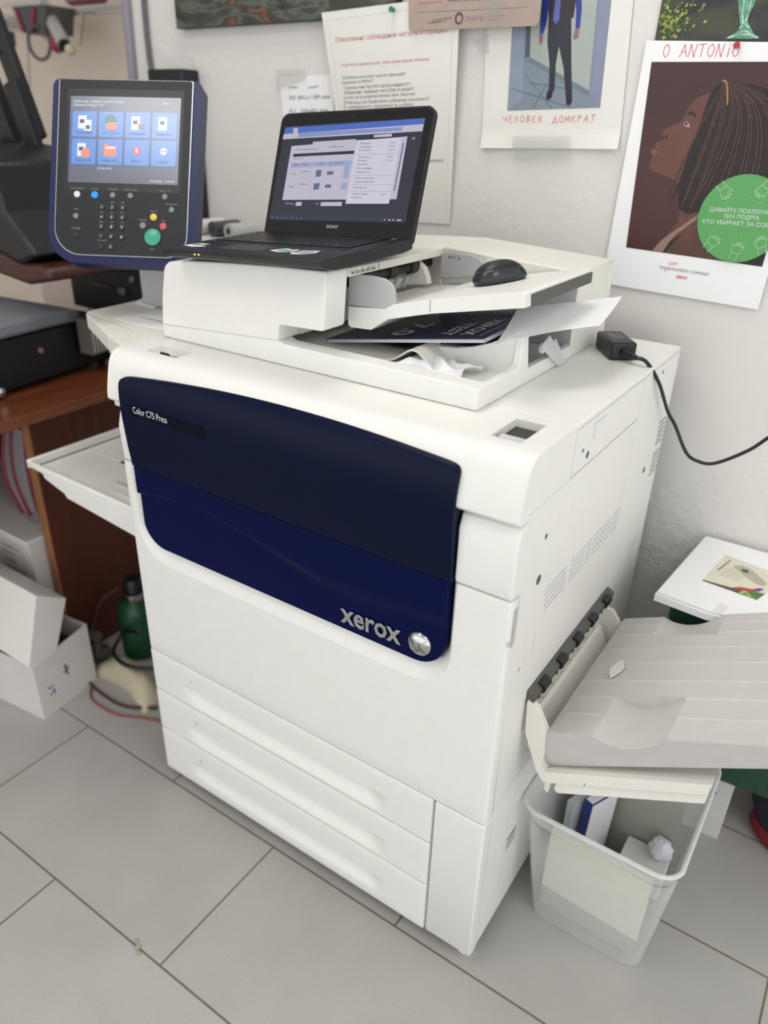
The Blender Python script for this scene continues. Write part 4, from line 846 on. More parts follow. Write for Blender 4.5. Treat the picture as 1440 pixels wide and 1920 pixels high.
# crumpled tissue
random.seed(3)
b = MB(); 
def tis(u, w):
    x = lerp(-0.305, -0.195, u) + 0.012 * (w - .5) + 0.010 * math.sin(9 * w + 2) * (1 if u > .5 else -1) * abs(u - .5); y = lerp(0.170, 0.245, w) + 0.010 * math.sin(7 * u)
    z = 1.029 + 0.008 * abs(math.sin(9 * u + 5 * w)) * math.sin(math.pi * min(1, max(0, w))) + 0.006 * math.sin(23 * u * w + 3 * w) * math.sin(math.pi * u) + random.uniform(0, .002)
    return (x, y, max(z, 1.0275))
b.grid(tis, [k / 22 for k in range(23)], [k / 14 for k in range(15)], PAPER, thick=(0, 0, -0.0004))
tag(b.build('tissue', ang=80), 'crumpled white tissue in the scanner output recess', 'tissue')
# papers on side shelf
b = MB(); b.prism([(-0.985, 0.165), (-0.90, 0.155), (-0.80, 0.165), (-0.80, 0.31), (-0.94, 0.30)], 'z', 1.0005, 1.0015, PAPER)
tag(b.build('paper_sheet'), 'white sheet lying flat on the side shelf, underneath the folded one', 'paper')
b = MB(); b.grid(lambda u, w: (lerp(-0.965, -0.80, u), lerp(0.20, 0.33, w), 1.003 + 0.006 * math.sin(3 * u + 1) * (1 - w) * u), [k / 8 for k in range(9)], [k / 6 for k in range(7)], PAPER, thick=(0, 0, -0.0005))
tag(b.build('folded_sheet', ang=60), 'slightly curled white sheet on top of the flat sheet, side shelf', 'paper')
b = MB(); b.prism([(-1.085, 0.33), (-1.06, 0.285), (-0.99, 0.275), (-1.0, 0.335), (-1.07, 0.40)], 'z', 1.0005, 1.003, PAPER)
tag(b.build('paper_scrap'), 'small white paper scrap at the far corner of the side shelf', 'paper')
# binder clip in pocket
bc = thing('paper_clip', 'small black binder clip in the pocket of the top cover', 'clip', (-0.69, 0.05, 0.996))
b = MB(); b.prism([(0.044, 0.9965), (0.058, 0.9965), (0.052, 1.004), (0.050, 1.004)], 'x', -0.712, -0.694, BLACK); b.build('clip_body', bc)
b = MB(); b.tube([(-0.697, 0.046, 0.999), (-0.668, 0.040, 1.0), (-0.666, 0.044, 1.0), (-0.694, 0.050, 0.999)], 0.0008, BLACK, 6); b.tube([(-0.695, 0.052, 0.999), (-0.668, 0.056, 0.999), (-0.667, 0.060, 0.999), (-0.692, 0.058, 0.999)], 0.0008, CHROME, 6); b.build('wire_handle', bc)

# ================================================================== WALL PAPERS
def on_wall(p, y): return (p[0], y, p[1])
def sheet(poly, y, m, thick=0.0006): b = MB(); b.prism(poly, 'y', y, y + thick, m); return b
def wtext(b, s, p0, p1, y, m, h): b.text(s, frame((p0[0], y, p0[1]), (p1[0] - p0[0], 0, p1[1] - p0[1]), (0, 0, 1)), m, w=math.hypot(p1[0] - p0[0], p1[1] - p0[1]), h=h)
# portrait poster, hanging slightly off the wall at its lower edge
def tilt_y(z): return 0.752 + 0.0 * z
po = MB(); PTL, PBL, PBR = A['paperP']; PTR = (PBR[0] + PTL[0] - PBL[0], PBR[1] + PTL[1] - PBL[1])
po.grid(lambda u, w: (lerp(lerp(PBL[0], PBR[0], u), lerp(PTL[0], PTR[0], u), w), 0.7525 - 0.000 * (1 - w), lerp(lerp(PBL[1], PBR[1], u), lerp(PTL[1], PTR[1], u), w)), [0, 1], [0, 1], PAPER, thick=(0, 0.0008, 0))
A['bg'] = [A['bg'][0], (0.1035, 1.4685), A['bg'][2], A['bg'][3]]
INKM = node_paint('ink_maroon', [(0.25, '34201f'), (0.85, '4c2122')], 3, 0.3, 0.35)
def pl(name, m, y): po.flat(A[name], y, m)
pl('bg', INKM, 0.7520); pl('skin', SKINP, 0.7517); 
pl('brow', mat('ink_brow', '2a1a1a', .5), .7515); pl('eye', mat('ink_eye', 'b8a8a8', .5), .7515); pl('iris', BLK2, .7513); pl('lip1', mat('ink_lip', '6e4444', .5), .7515); pl('lip2', mat('ink_lip2', '7c4c46', .5), .7515); pl('nostril', mat('ink_nose', '2c1a18', .5), .7515)
pl('top', mat('ink_top', '1c1c22', .5), .7515); pl('strap', mat('ink_strap', '8f7468', .5), .7514)
HAIR = mat('ink_hair', '1e1619', .5, noise=.3, nscale=120)
A['hair'] = A['hair'][:14] + [(0.0936, 1.1530), (0.1035, 1.35), (0.095, 1.395), (0.07, 1.415), (0.04, 1.430), (0.0063, 1.4370), (-0.0199, 1.4396)]
pl('hair', HAIR, .7513)
BR1 = mat('ink_braid', '47302a', .5, noise=.35, nscale=500); BR2 = mat('ink_braid_dark', '2e2022', .5, noise=.35, nscale=500)
random.seed(5); x_t, z_t = A['braidtop'][0]
def braid(p0, p1, p2, w, m, y):
    P = [Vector((lerp(lerp(p0[0], p1[0], t), lerp(p1[0], p2[0], t), t), lerp(lerp(p0[1], p1[1], t), lerp(p1[1], p2[1], t), t))) for t in [k / 12 for k in range(13)]]
    L_, R_ = [], []
    for i, p in enumerate(P):
        d = (P[min(i + 1, 12)] - P[max(i - 1, 0)]).normalized(); n_ = Vector((-d.y, d.x)) * w * (0.7 + 0.3 * (i % 2)) * (1 if i < 12 else .2); L_.append(tuple(p + n_)); R_.append(tuple(p - n_))
    po.add([(a, y, c) for a, c in L_ + R_], [(i, i + 1, 14 + i, 13 + i) for i in range(12)], m)
ends = [(-0.0938, 1.2591), (-0.0880, 1.2450), (-0.0686, 1.222), (-0.0658, 1.2352), (-0.060, 1.226), (-0.0541, 1.2179), (-0.050, 1.235), (-0.0461, 1.2444), (-0.040, 1.26), (-0.0316, 1.262), (-0.0245, 1.25), (-0.0181, 1.25), (-0.010, 1.24), (0.0006, 1.23), (0.008, 1.22), (0.015, 1.21), (0.022, 1.20), (0.0293, 1.20), (0.04, 1.20), (0.0531, 1.20), (0.063, 1.20), (0.0711, 1.20), (0.083, 1.21), (0.095, 1.22)]
for i, e in enumerate(ends):
    f = i / (len(ends) - 1)
    mid = (lerp(-0.060, 0.115, f ** 0.9), lerp(1.385, 1.43, f))
    braid((x_t + 0.002 * math.sin(i), z_t), mid, e, 0.0016, BR1 if i % 3 != 1 else BR2, 0.7511 - 0.00004 * i)
braid((x_t - .004, z_t + .001), (x_t + .004, z_t + .012), (x_t + 0.012, z_t - 0.035), 0.0016, mat('ink_gold', 'a8784c', .5), .7500)
c = A['txtdoc']; SER = TXTK
wtext(po, 'THE DOCUMENT COMPANY', c[0], c[1], .7518, mat('ink_soft_grey', '6c6c76', .6), .0055); wtext(po, 'XEROX', c[2], c[3], .7518, TXTR, .0055)
wtext(po, 'Color', (-0.070, 1.136), (-0.052, 1.139), .7518, TXTR, .006); po.flat([(-0.076, 1.123), (-0.0745, 1.123), (-0.067, 1.132), (-0.0685, 1.132)], .7517, TXTR)
def stroke(b, pts, y, w, m):
    for p, q_ in zip(pts, pts[1:]):
        d = Vector((q_[0] - p[0], q_[1] - p[1])); d = d.normalized() if d.length else Vector((1, 0)); n_ = Vector((-d.y, d.x)) * w
        b.add([(p[0] + n_.x, y, p[1] + n_.y), (q_[0] + n_.x, y, q_[1] + n_.y), (q_[0] - n_.x, y, q_[1] - n_.y), (p[0] - n_.x, y, p[1] - n_.y)], [(0, 1, 2, 3)], m)
def hand(b, letters, o, sx, sz, y, m, w=0.0006, slope=0.0):
    G = {'О': [[(.4, 0), (.1, .3), (.15, .8), (.45, 1), (.7, .7), (.62, .2), (.4, 0)]], 'A': [[(0, 0), (.45, 1), (.8, 0)], [(.2, .4), (.65, .4)]], 'N': [[(0, 0), (.15, 1), (.6, 0), (.8, 1)]], 'T': [[(.4, 0), (.45, 1)], [(0, .95), (.9, 1)]], 'O': [[(.4, 0), (.1, .3), (.15, .8), (.5, 1), (.75, .7), (.65, .2), (.4, 0)]], 'i': [[(.3, 0), (.35, .7)], [(.38, .92), (.42, 1)]], 'o': [[(.4, 0), (.1, .3), (.2, .6), (.5, .65), (.7, .4), (.6, .1), (.4, 0)]],
         'Ч': [[(0, .9), (.05, .5), (.6, .5)], [(.7, 1), (.6, 0)]], 'Е': [[(.7, .9), (.1, .8), (.1, .1), (.65, 0)], [(.1, .5), (.5, .5)]], 'Л': [[(0, 0), (.4, .9), (.7, 0)]], 'В': [[(.1, 0), (.2, 1), (.6, .8), (.2, .5), (.65, .3), (.1, 0)]], 'К': [[(.1, 0), (.2, 1)], [(.7, .9), (.2, .5), (.7, 0)]], 'Д': [[(-.1, -.15), (0, .05), (.8, .05), (.8, -.15)], [(.1, .05), (.4, .95), (.65, .05)]], 'М': [[(0, 0), (.15, .9), (.4, .3), (.65, .95), (.75, 0)]], 'Р': [[(.1, 0), (.2, 1), (.65, .8), (.15, .5)]], 'А': [[(0, 0), (.45, 1), (.7, 0)], [(.2, .4), (.6, .4)]], 'Т': [[(.35, 0), (.5, 1)], [(.1, .95), (.9, 1)]], 'И': [[(.1, .9), (.1, .05), (.6, .9), (.65, 0)]]}
    x = 0.0
    for ch_ in letters:
        if ch_ in G:
            for st_ in G[ch_]: stroke(b, [(o[0] + (x + a) * sx, o[1] + c_ * sz + (x + a) * sx * slope) for a, c_ in st_], y, w, m)
        x += 1.0 if ch_ != 'i' else .7
RP = mat('red_pen', 'd8737a', .6)
hand(po, 'O ANTONiO', (-0.149, 1.478), 0.0150, 0.0195, .7518, RP, slope=-.01)
tag(po.build('poster', smooth=False), 'portrait poster with a woman in braids in profile, pinned to the wall', 'poster')
# pins
def pin(x, y, z, m, label):
    b = MB(); b.cyl((x, y, z), (x, y - 0.009, z), 0.0035, m, 14, r2=0.0026); b.cyl((x, y - 0.009, z), (x, y - 0.012, z), 0.0055, m, 14, r2=0.005); b.cyl((x, y + .006, z), (x, y, z), 0.0006, CHROME, 6)
    tag(b.build('push_pin'), label, 'pin', 'push pins in the wall papers')
pin(-0.026, 0.7520, 1.493, mat('pin_red', 'b8242c', .25), 'red push pin at the top of the portrait poster')
pin(-0.7025, 0.7310, 1.568, mat('pin_green', '1f7a48', .25), 'green push pin near the top of the notice with red heading')
# green sticker
gs = MB(); n = 56; R0 = 0.0735; cx, cz = 0.0405, 1.2275
disc = [(cx + R0 * math.cos(2 * math.pi * k / n), cz + R0 * math.sin(2 * math.pi * k / n)) for k in range(n)]
gs.prism(disc, 'y', 0.7487, 0.7494, mat('sticker_leaf_green', '58a05a', .45))
for s, z, w in (('ДАВАЙТЕ ПОХЛОПАЕМ', 0.0105, .112), ('ТЕМ ЛЮДЯМ,', 0.0005, .060), ('КТО УБИРАЕТ ЗА СОБОЙ', -0.0105, .128)):
    gs.text(s, frame((cx, 0.7484, cz + z), (1, 0, 0.02), (0, 0, 1)), TXTW, w=w, h=0.0068, anchor='c')
HL = mat('line_pale_green', 'b0d8ae', .5)
def hands(ox, oz, a, s=1.0):
    ca_, sa = math.cos(a), math.sin(a)
    T = lambda u, v: (ox + (u * ca_ - v * sa) * s, oz + (u * sa + v * ca_) * s)
    for L_ in ([(-.022, .006), (-.010, .007), (-.004, .010)], [(-.022, -.006), (-.010, -.006), (-.003, -.008)], [(-.010, .007), (-.010, -.006)], [(-.004, .010), (.004, .011), (.0, .006), (.009, .006), (.002, .002), (.011, .001), (.002, -.002), (.010, -.004), (.002, -.006), (.006, -.009), (-.003, -.008)]):
        stroke(gs, [T(*p) for p in L_], .7484, .00045 * s, HL)
    for u, v in ((.014, .010), (.016, .003), (.014, -.006), (.010, -.012), (.009, .015)): x, z = T(u, v); gs.flat([(x - .0008, z), (x, z - .0008), (x + .0008, z), (x, z + .0008)], .7484, HL)
hands(cx - .034, cz + .040, -.8); hands(cx + .022, cz + .046, -2.2); hands(cx - .036, cz - .040, .9); hands(cx + .006, cz - .048, 1.3); hands(cx + .042, cz - .034, 1.9); hands(cx + .052, cz + .036, -2.6)
tag(gs.build('round_sticker', smooth=False), 'round green sticker with white lettering on the portrait poster', 'sticker')
# full-length photo print
pm_ = MB(); MBL, MBR, MTR = A['paperM']; MTL = (MBL[0] + MTR[0] - MBR[0], MTR[1] - (MBR[1] - MBL[1]))
MTL = (-0.510, 1.74); MTR = (-0.228, 1.745)
def curlm(u, w): return (lerp(lerp(MBL[0], MBR[0], u), lerp(MTL[0], MTR[0], u), w), 0.7565 - 0.010 * max(0, 1 - w * 14) * abs(u - .45) * 1.6, lerp(lerp(MBL[1], MBR[1], u), lerp(MTL[1], MTR[1], u), w))
pm_.grid(curlm, [k / 10 for k in range(11)], [0, .02, .04, .06, .08, .15, .4, .7, 1], PAPER2, thick=(0, 0.0005, 0))
def pf(n_, m, y): pm_.flat(A[n_], y, m)
A['manbg'] = [A['manbg'][0], A['manbg'][1], (-0.262, 1.715), (-0.452, 1.715)]
for k_ in ('mantorso', 'manarmL', 'manarmR', 'mantie', 'manwall', 'mancol2', 'mancolL', 'mancol'): pass
pf('manbg', mat('ink_floor_blue', '7e8a98', .45), .7560); pf('manwall', mat('ink_hall_wall', 'a3aca8', .45), .7558); pf('mancolL', mat('ink_pale_blue', '8894aa', .45), .7558); pf('mancol2', mat('ink_lilac_blue', '848aa4', .45), .7557); pf('mancol', mat('ink_slate', '4a5460', .45), .7557); pf('manskirt', mat('ink_skirting', '6f7a88', .45), .7556)  # flat ink colours of the print, dark slate for the small column
for (a, b_) in (((-0.435, 1.43), (-0.30, 1.397)), ((-0.41, 1.455), (-0.345, 1.396)), ((-0.36, 1.44), (-0.385, 1.397)), ((-0.40, 1.44), (-0.32, 1.43))): stroke(pm_, [a, b_], .7556, .0006, mat('ink_grout', '5a6470', .5))
pf('manshoeL', BLK2, .7555); pf('manshoeR', BLK2, .7555); pf('mantrous', mat('ink_trousers', '262833', .45), .7554); pf('mantorso', mat('ink_waistcoat', '2c2430', .45), .7553); pf('manarmL', mat('ink_shirt_blue', '2c3c8c', .45), .7552); pf('manarmR', mat('ink_shirt_blue', '2c3c8c', .45), .7552); pf('mantie', mat('ink_tie', '5a62a8', .45), .7551); pf('manhandL', mat('ink_hand', '8a6a66', .45), .7551); pf('manhandR', mat('ink_hand', '8a6a66', .45), .7551)
# rest of the figure above the crop: chest, shoulders, head
pm_.flat([(-0.3771, 1.585), (-0.389, 1.60), (-0.380, 1.645), (-0.315, 1.645), (-0.306, 1.60), (-0.3223, 1.5826)], .7553, mat('ink_shirt_blue', '2c3c8c', .45)); pm_.flat([(-0.359, 1.645), (-0.362, 1.675), (-0.352, 1.69), (-0.338, 1.69), (-0.330, 1.675), (-0.334, 1.645)], .7552, mat('ink_hand', '8a6a66', .45))
hand(pm_, 'ЧЕЛОВЕК', (-0.4486, 1.3705), 0.0128, 0.0125, .7555, RP, .0005, .02); hand(pm_, 'ДОМКРАТ', (-0.341, 1.3715), 0.0125, 0.0125, .7555, RP, .0005, .04)
tag(pm_.build('photo_print', smooth=False), 'photo of a standing person in dark trousers, taped to the wall', 'photo')
TAPE = node_clear('adhesive_tape', 'dcdad2', 0.10, 0.25)
def tape(pts, y, label):
    b = MB(); b.prism(pts, 'y', y, y + 0.0003, TAPE); tag(b.build('tape_strip'), label, 'tape', 'clear tape strips on the wall papers')
tape(A['tape1'], 0.7485, 'clear tape across the bottom edge of the standing person photo'); tape(A['tapeM2'], 0.7545, 'clear tape at the left edge of the standing person photo')
tape(A['smalltape'], 0.7535, 'clear tape over the top left of the small size list')
# kraft paper
kb = MB(Matrix.Translation((0.012, -0.0225, -0.003))); kb.prism(A['brown'][:4] + [A['brown'][4], (-0.388, 1.75), (-0.681, 1.75)], 'y', 0.7505, 0.7511, KRAFT)
wtext(kb, 'АСТАНА, Абылай', A['brtxt'][0], A['brtxt'][1], .7502, TXTK, .0035); wtext(kb, 'ул. Иманова 11, оф. 1', (-0.632, 1.5435), (-0.577, 1.5462), .7502, TXTK, .0035)
cx, cz = -0.5594, 1.5505; n = 22
for k in range(n):
    a, b2 = 2 * math.pi * k / n, 2 * math.pi * (k + 1) / n
    kb.flat([(cx + .0095 * math.cos(a), cz + .0105 * math.sin(a)), (cx + .0095 * math.cos(b2), cz + .0105 * math.sin(b2)), (cx + .0005 + .0058 * math.cos(b2), cz - .0005 + .0062 * math.sin(b2)), (cx + .0005 + .0058 * math.cos(a), cz - .0005 + .0062 * math.sin(a))], .7502, mat('ink_brown', '5a4448', .6))
wtext(kb, 'PoliVal', (-0.544, 1.545), (-0.507, 1.5455), .7502, mat('ink_mauve', '86707a', .6), .010); wtext(kb, 'Тел. 8 701 521 11 11', (-0.498, 1.550), (-0.462, 1.5505), .7502, TXTK, .0032); wtext(kb, 'info@polival.kz', (-0.498, 1.5445), (-0.476, 1.545), .7502, TXTK, .0032)
stroke(kb, [A['brline'][0], A['brline'][1]], .7502, .0003, mat('ink_brown', '5a4448', .6))
wtext(kb, 'в стоимость услуг входит', (-0.655, 1.577), (-0.60, 1.5785), .7502, TXTR, .0035); wtext(kb, 'печать и постпечатная обработка', (-0.585, 1.5785), (-0.47, 1.5775), .7502, TXTK, .004)
tag(kb.build('kraft_letter', smooth=False), 'brown kraft paper letter overlapping the notice and the person photo', 'paper')
tape([(-0.493, 1.5315), (-0.458, 1.532), (-0.458, 1.572), (-0.491, 1.572)], 0.7268, 'clear tape on the lower part of the brown letter')
# notice with red heading
LP = [(-0.9065, 1.5705), (-0.70, 1.580), (-0.5694, 1.5812), (-0.5646, 1.53), (-0.5553, 1.1677), (-0.80, 1.158), (-0.845, 1.25)]
nb = MB(Matrix(((1, 0, 0.04, -0.04 * 1.16), (0, 1, -0.061, 0.061 * 1.16), (0, 0, 1, 0), (0, 0, 0, 1)))); nb.prism(LP, 'y', 0.7565, 0.7571, PAPER2)   # its top hangs over the canvas edge
LN = mat('ink_border', 'c4c2c0', .6)
stroke(nb, [(-0.888, 1.556), (-0.58, 1.572), (-0.567, 1.185)], .7561, .0003, LN); stroke(nb, [(-0.888, 1.556), (-0.835, 1.25)], .7561, .0003, LN)
c = A['listtxt']; RH = mat('ink_red_soft', 'c0606a', .6); KH = mat('ink_soft_black', '55555c', .6)
wtext(nb, 'Обязательно соблюдение чистоты и порядка!', c[0], c[1], .7561, RH, .0095); wtext(nb, 'Чтоб было понятнее всем, тоже самое еще на 10 языках', c[2], c[3], .7561, RH, .0055)
LT = ['Cleanliness and order must be observed!!!', 'Sauberkeit ist Pflicht!!!', 'Тазалық пен тәртіпті сақтау міндетті!!!', 'Обавезно чување чистоће и реда!!!', 'L\'ordre et la propreté doivent être observés!', 'Ordnung und Sauberkeit unbedingt einhalten!!!', 'È obbligatorio rispettare la pulizia!']
for i, s in enumerate(LT): wtext(nb, s, c[4 + 2 * i], c[5 + 2 * i], .7561, KH, .0062)
wtext(nb, 'и порядка!!!', (-0.632, 1.290), (-0.58, 1.292), .7561, KH, .0060)
tag(nb.build('notice_sheet', smooth=False), 'white notice with a red heading and text lines, behind the laptop', 'notice')
# size list
S_ = A['small']; sl = sheet([(-1.040, 1.452), (-0.884, 1.456), (-0.868, 1.30), (-1.020, 1.295)], 0.7575, PAPER)
for s, p0, p1, h in (('формат', (-1.0176, 1.4289), (-0.9828, 1.429), .005), ('размер', (-0.9506, 1.429), (-0.9213, 1.4312), .005), ('А0', (-1.0103, 1.4054), (-0.99, 1.4056), .009), ('841x1189 мм', (-0.9824, 1.4057), (-0.8886, 1.4085), .009), ('А1', (-1.0115, 1.3773), (-0.991, 1.3776), .009), ('594x841 мм', (-0.9752, 1.3779), (-0.8949, 1.3813), .009), ('А2', (-1.009, 1.350), (-0.99, 1.3503), .009), ('420x594 мм', (-0.973, 1.350), (-0.893, 1.353), .009)):
    wtext(sl, s, p0, p1, .7571, KH, h)
tag(sl.build('size_list', smooth=False), 'small list of paper sizes on the wall left of the notice', 'list')
# paintings
pt_ = MB(); pt_.prism([(-1.346, 1.5551), (-0.70, 1.560), (-0.70, 1.90), (-1.35, 1.90)], 'y', 0.735, 0.759, mat('canvas_edge', '35373c', .6))
pt_.flat([(-1.345, 1.5561), (-0.701, 1.561), (-0.701, 1.899), (-1.349, 1.899)], 0.7345, node_paint('dark_landscape', [(0.30, '24221f'), (0.80, '6a4630'), (0.42, '3a3c36'), (0.50, '5a6056'), (0.57, '2c2825'), (0.64, '74502f')], 6, 1.4))
tag(pt_.build('landscape_painting', smooth=False), 'dark landscape canvas with green and orange strokes, top of the wall', 'painting')
gp = MB(); gp.prism([(-0.1675, 1.503), (0.10, 1.493), (0.115, 1.86), (-0.157, 1.86)], 'y', 0.7555, 0.7590, node_paint('dark_still_life', [(0.30, '1d1b22'), (0.80, '4a4434'), (0.45, '2c2a34'), (0.60, '3a4030')], 9, 0.8))
GL1 = mat('paint_lime', '8fae4a', .4, noise=.5, nscale=70); GL2 = mat('paint_teal', '5f9a80', .35, noise=.4, nscale=90); GL3 = mat('paint_pale', 'a8c4b4', .35, noise=.4, nscale=90)
random.seed(11)
LT_ = [GL1, mat('paint_lime_dark', '55702c', .4, noise=.5, nscale=70), mat('paint_olive', '3f4a26', .4), mat('paint_gold', '8a8a3c', .4)]
for k in range(260):
    x = random.gauss(-0.140, .016); z = random.gauss(1.53, .024); w = random.uniform(.0008, .0032)
    if x < -0.163 or z < 1.506 or z > 1.60: continue
    gp.flat([(x - w, z - w * .7), (x + w * .8, z - w * .5), (x + w, z + w * .8), (x - w * .5, z + w)], 0.7553 - k * .000004, LT_[k % 4])
gp.flat([(-0.040, 1.60), (-0.010, 1.60), (-0.0128, 1.556), (-0.0185, 1.535), (-0.0191, 1.527), (-0.0120, 1.5180), (-0.0072, 1.5115), (0.0048, 1.5025), (-0.0494, 1.5039), (-0.0342, 1.5120), (-0.0280, 1.518), (-0.0309, 1.527), (-0.0411, 1.557)], 0.7542, GL2)
for a in (((-.034, 1.59), (-.030, 1.54), (-.025, 1.522)), ((-.018, 1.59), (-.020, 1.55), (-.022, 1.528)), ((-.030, 1.518), (-.022, 1.524), (-.015, 1.518)), ((-.045, 1.505), (-.030, 1.509), (-.012, 1.509), (.003, 1.504)), ((-.03, 1.51), (-.022, 1.515), (-.012, 1.511))): stroke(gp, a, .7540, .0012, GL3)
tag(gp.build('still_life_painting', smooth=False), 'small dark painting with a green glass behind the portrait poster', 'painting')
# black board behind the control panel
bb = MB(); bb.box(-1.43, -1.305, 0.70, 0.758, 1.10, 1.468, BLK2)
tag(bb.build('wall_box', bevel=0.004), 'narrow black box on the wall behind the control panel', 'box')
# conduit and cable in the corner
cb = MB(); cb.tube(spl([(-1.548, 0.748, 0.6), (-1.55, 0.748, 1.1), (-1.545, 0.748, 1.45), (-1.535, 0.748, 1.75)], 6), 0.011, mat('conduit_mauve', '8d8794', .5), 10)
tag(cb.build('conduit_pipe'), 'mauve grey pipe running up the wall corner', 'pipe')
cb = MB(); cb.tube(spl([(-1.452, 0.75, 0.7), (-1.447, 0.75, 1.2), (-1.456, 0.75, 1.42), (-1.475, 0.75, 1.50), (-1.470, 0.75, 1.75)], 6), 0.0065, mat('cable_grey', '5c5c60', .5), 8)
tag(cb.build('wall_cable'), 'dark grey cable hanging down the white wall beside the pipe', 'cable')
# clutter behind the laptop
cl = MB(); random.seed(2)
cl.box(-1.25, -1.02, 0.56, 0.74, 1.02, 1.10, CARD); cl.box(-1.25, -0.80, 0.60, 0.74, 0.0, 1.02, CARD)
tag(cl.build('filing_cabinet', bevel=0.004), 'pale narrow cabinet behind the side shelf against the wall', 'cabinet')
for i, (x, z, m, lab) in enumerate(((-1.19, 1.101, CARD, 'small pale roll on the cabinet behind the laptop, left of the dark one'), (-1.135, 1.101, mat('roll_dark', '44464a', .5), 'small dark roll on the cabinet behind the laptop'), (-1.08, 1.101, LGREY, 'small grey roll on the cabinet behind the laptop, right of the dark one'))):
    b = MB(); b.cyl((x, 0.60, z + 0.018), (x + 0.01, 0.68, z + 0.018), 0.018, m, 16); b.cyl((x - .0005, 0.598, z + 0.018), (x, 0.60, z + 0.018), 0.008, GAP, 12); tag(b.build('paper_roll'), lab, 'roll', 'small rolls on the cabinet')

# ================================================================== BIN AND ITS CONTENTS
BINM = node_clear('bin_plastic', 'e8eae8', 0.055, 0.12)
bn = thing('waste_bin', 'clear plastic waste bin on the floor under the grey output tray', 'bin', (0.145, 0.29, 0))
def ringp(z, t, off=0.0):
    x0 = lerp(0.040, 0.006, t) + off; x1 = lerp(0.258, 0.281, t) - off; y0 = lerp(0.168, 0.136, t) + off; y1 = lerp(0.43, 0.455, t) - off; r = lerp(0.035, 0.040, t) - off
    return [(a, b, z) for a, b in rrect(x0, x1, y0, y1, r, n=6)]
def shell(b, zs, m, off0=0.0, off1=0.0016, closed_bottom=True):
    n = 28; vs = []; fs = []
    rows = [ringp(z, t, off0) for z, t in zs] + [ringp(z if i else z + 0.002, t, off1) for i, (z, t) in reversed(list(enumerate(zs)))]
    for r in rows: vs += r
    R = len(rows)
    for i in range(R - 1): fs += [(i * n + k, i * n + (k + 1) % n, (i + 1) * n + (k + 1) % n, (i + 1) * n + k) for k in range(n)]
    if closed_bottom: fs += [tuple(range(n))[::-1], tuple(range((R - 1) * n, R * n))]
    b.add(vs, fs, m)
b = MB(); shell(b, [(0.001, 0.0), (0.006, -0.0), (0.10, 0.33), (0.20, 0.66), (0.262, 0.86), (0.264, 0.80), (0.268, 0.88), (0.296, 1.0)], BINM); b.build('bin_body', bn, ang=50)
b = MB(); b.tube([p for i, p in enumerate(ringp(0.297, 1.03)) if i % 7 != 6], 0.0042, node_clear('bin_rim', 'f0f2f0', 0.5, 0.1), 8, close=True); b.build('rim', bn)
def resting(name, mb, label, cat, **k): return tag(mb.build(name, **k), label, cat)
CRM = mat('cream_sheet', 'd8d4c4', .6, noise=.02)
b = MB(); b.prism([(0.052, 0.20, ), (0.242, 0.19), (0.240, 0.205), (0.054, 0.215)], 'z', 0.052, 0.205, CRM, Matrix.Rotation(0.0, 4, 'X'))
resting('paper_sheet', b, 'cream sheet standing upright in the clear bin, near its front', 'paper')
b = MB(); b.prism([(0.050, 0.395), (0.245, 0.385), (0.245, 0.398), (0.052, 0.41)], 'z', 0.012, 0.235, mat('grey_card', 'a9a8a0', .7)); resting('card_sheet', b, 'grey card leaning at the back of the clear bin', 'card')
b = MB(); b.prism([(0.056, 0.200), (0.238, 0.192), (0.236, 0.30), (0.058, 0.285)], 'z', 0.004, 0.051, mat('offcut_grey', '9d9c96', .7)); resting('offcut_stack', b, 'grey offcuts lying flat on the bottom of the clear bin', 'paper')
BX = thing('small_carton', 'small blue and white carton standing in the clear bin', 'carton', (0.09, 0.33, 0.004))
XM = Matrix.Translation((0.096, 0.338, 0.005)) @ Matrix.Rotation(math.radians(68), 4, 'Z') @ Matrix.Rotation(0.06, 4, 'Y')
b = MB(XM); b.box(-0.042, 0.042, -0.009, 0.009, 0.0, 0.190, mat('carton_blue', '2b3a84', .5)); b.build('carton_body', BX, bevel=.001)
b = MB(XM); b.box(-0.040, 0.040, -0.0078, 0.0082, 0.190, 0.1915, PAPER); b.box(-0.039, 0.039, -0.0095, -0.009, 0.03, 0.185, PAPER); b.build('white_lid', BX)
XM2 = Matrix.Translation((0.068, 0.330, 0.005)) @ Matrix.Rotation(math.radians(68), 4, 'Z')
b = MB(XM2); b.box(-0.038, 0.038, -0.008, 0.008, 0.0, 0.185, node_clear('clear_sleeve', 'dfe3ea', 0.45)); resting('clear_sleeve', b, 'clear plastic sleeve standing in the bin left of the carton', 'sleeve', bevel=.001)
b = MB(); random.seed(9); ns = 14
vs = []; fs = []
for i in range(9):
    th = math.pi * i / 8
    for k in range(ns):
        ph = 2 * math.pi * k / ns; r = 0.023 * random.uniform(.82, 1.1); vs.append((0.226 + r * math.sin(th) * math.cos(ph), 0.362 + r * math.sin(th) * math.sin(ph), 0.112 + r * 1.15 * math.cos(th)))
for i in range(8): fs += [(i * ns + k, i * ns + (k + 1) % ns, (i + 1) * ns + (k + 1) % ns, (i + 1) * ns + k) for k in range(ns)]
b.add(vs, fs, mat('crumpled_paper', 'e6e8f2', .6)); resting('crumpled_paper', b, 'crumpled white paper ball against the right wall of the bin', 'paper', ang=15)
b = MB(); b.box(0.160, 0.246, 0.325, 0.383, 0.0125, 0.085, PAPER2); resting('card_stack', b, 'small stack of off-white offcuts in the back corner of the bin, under the paper ball', 'cards', bevel=.002)

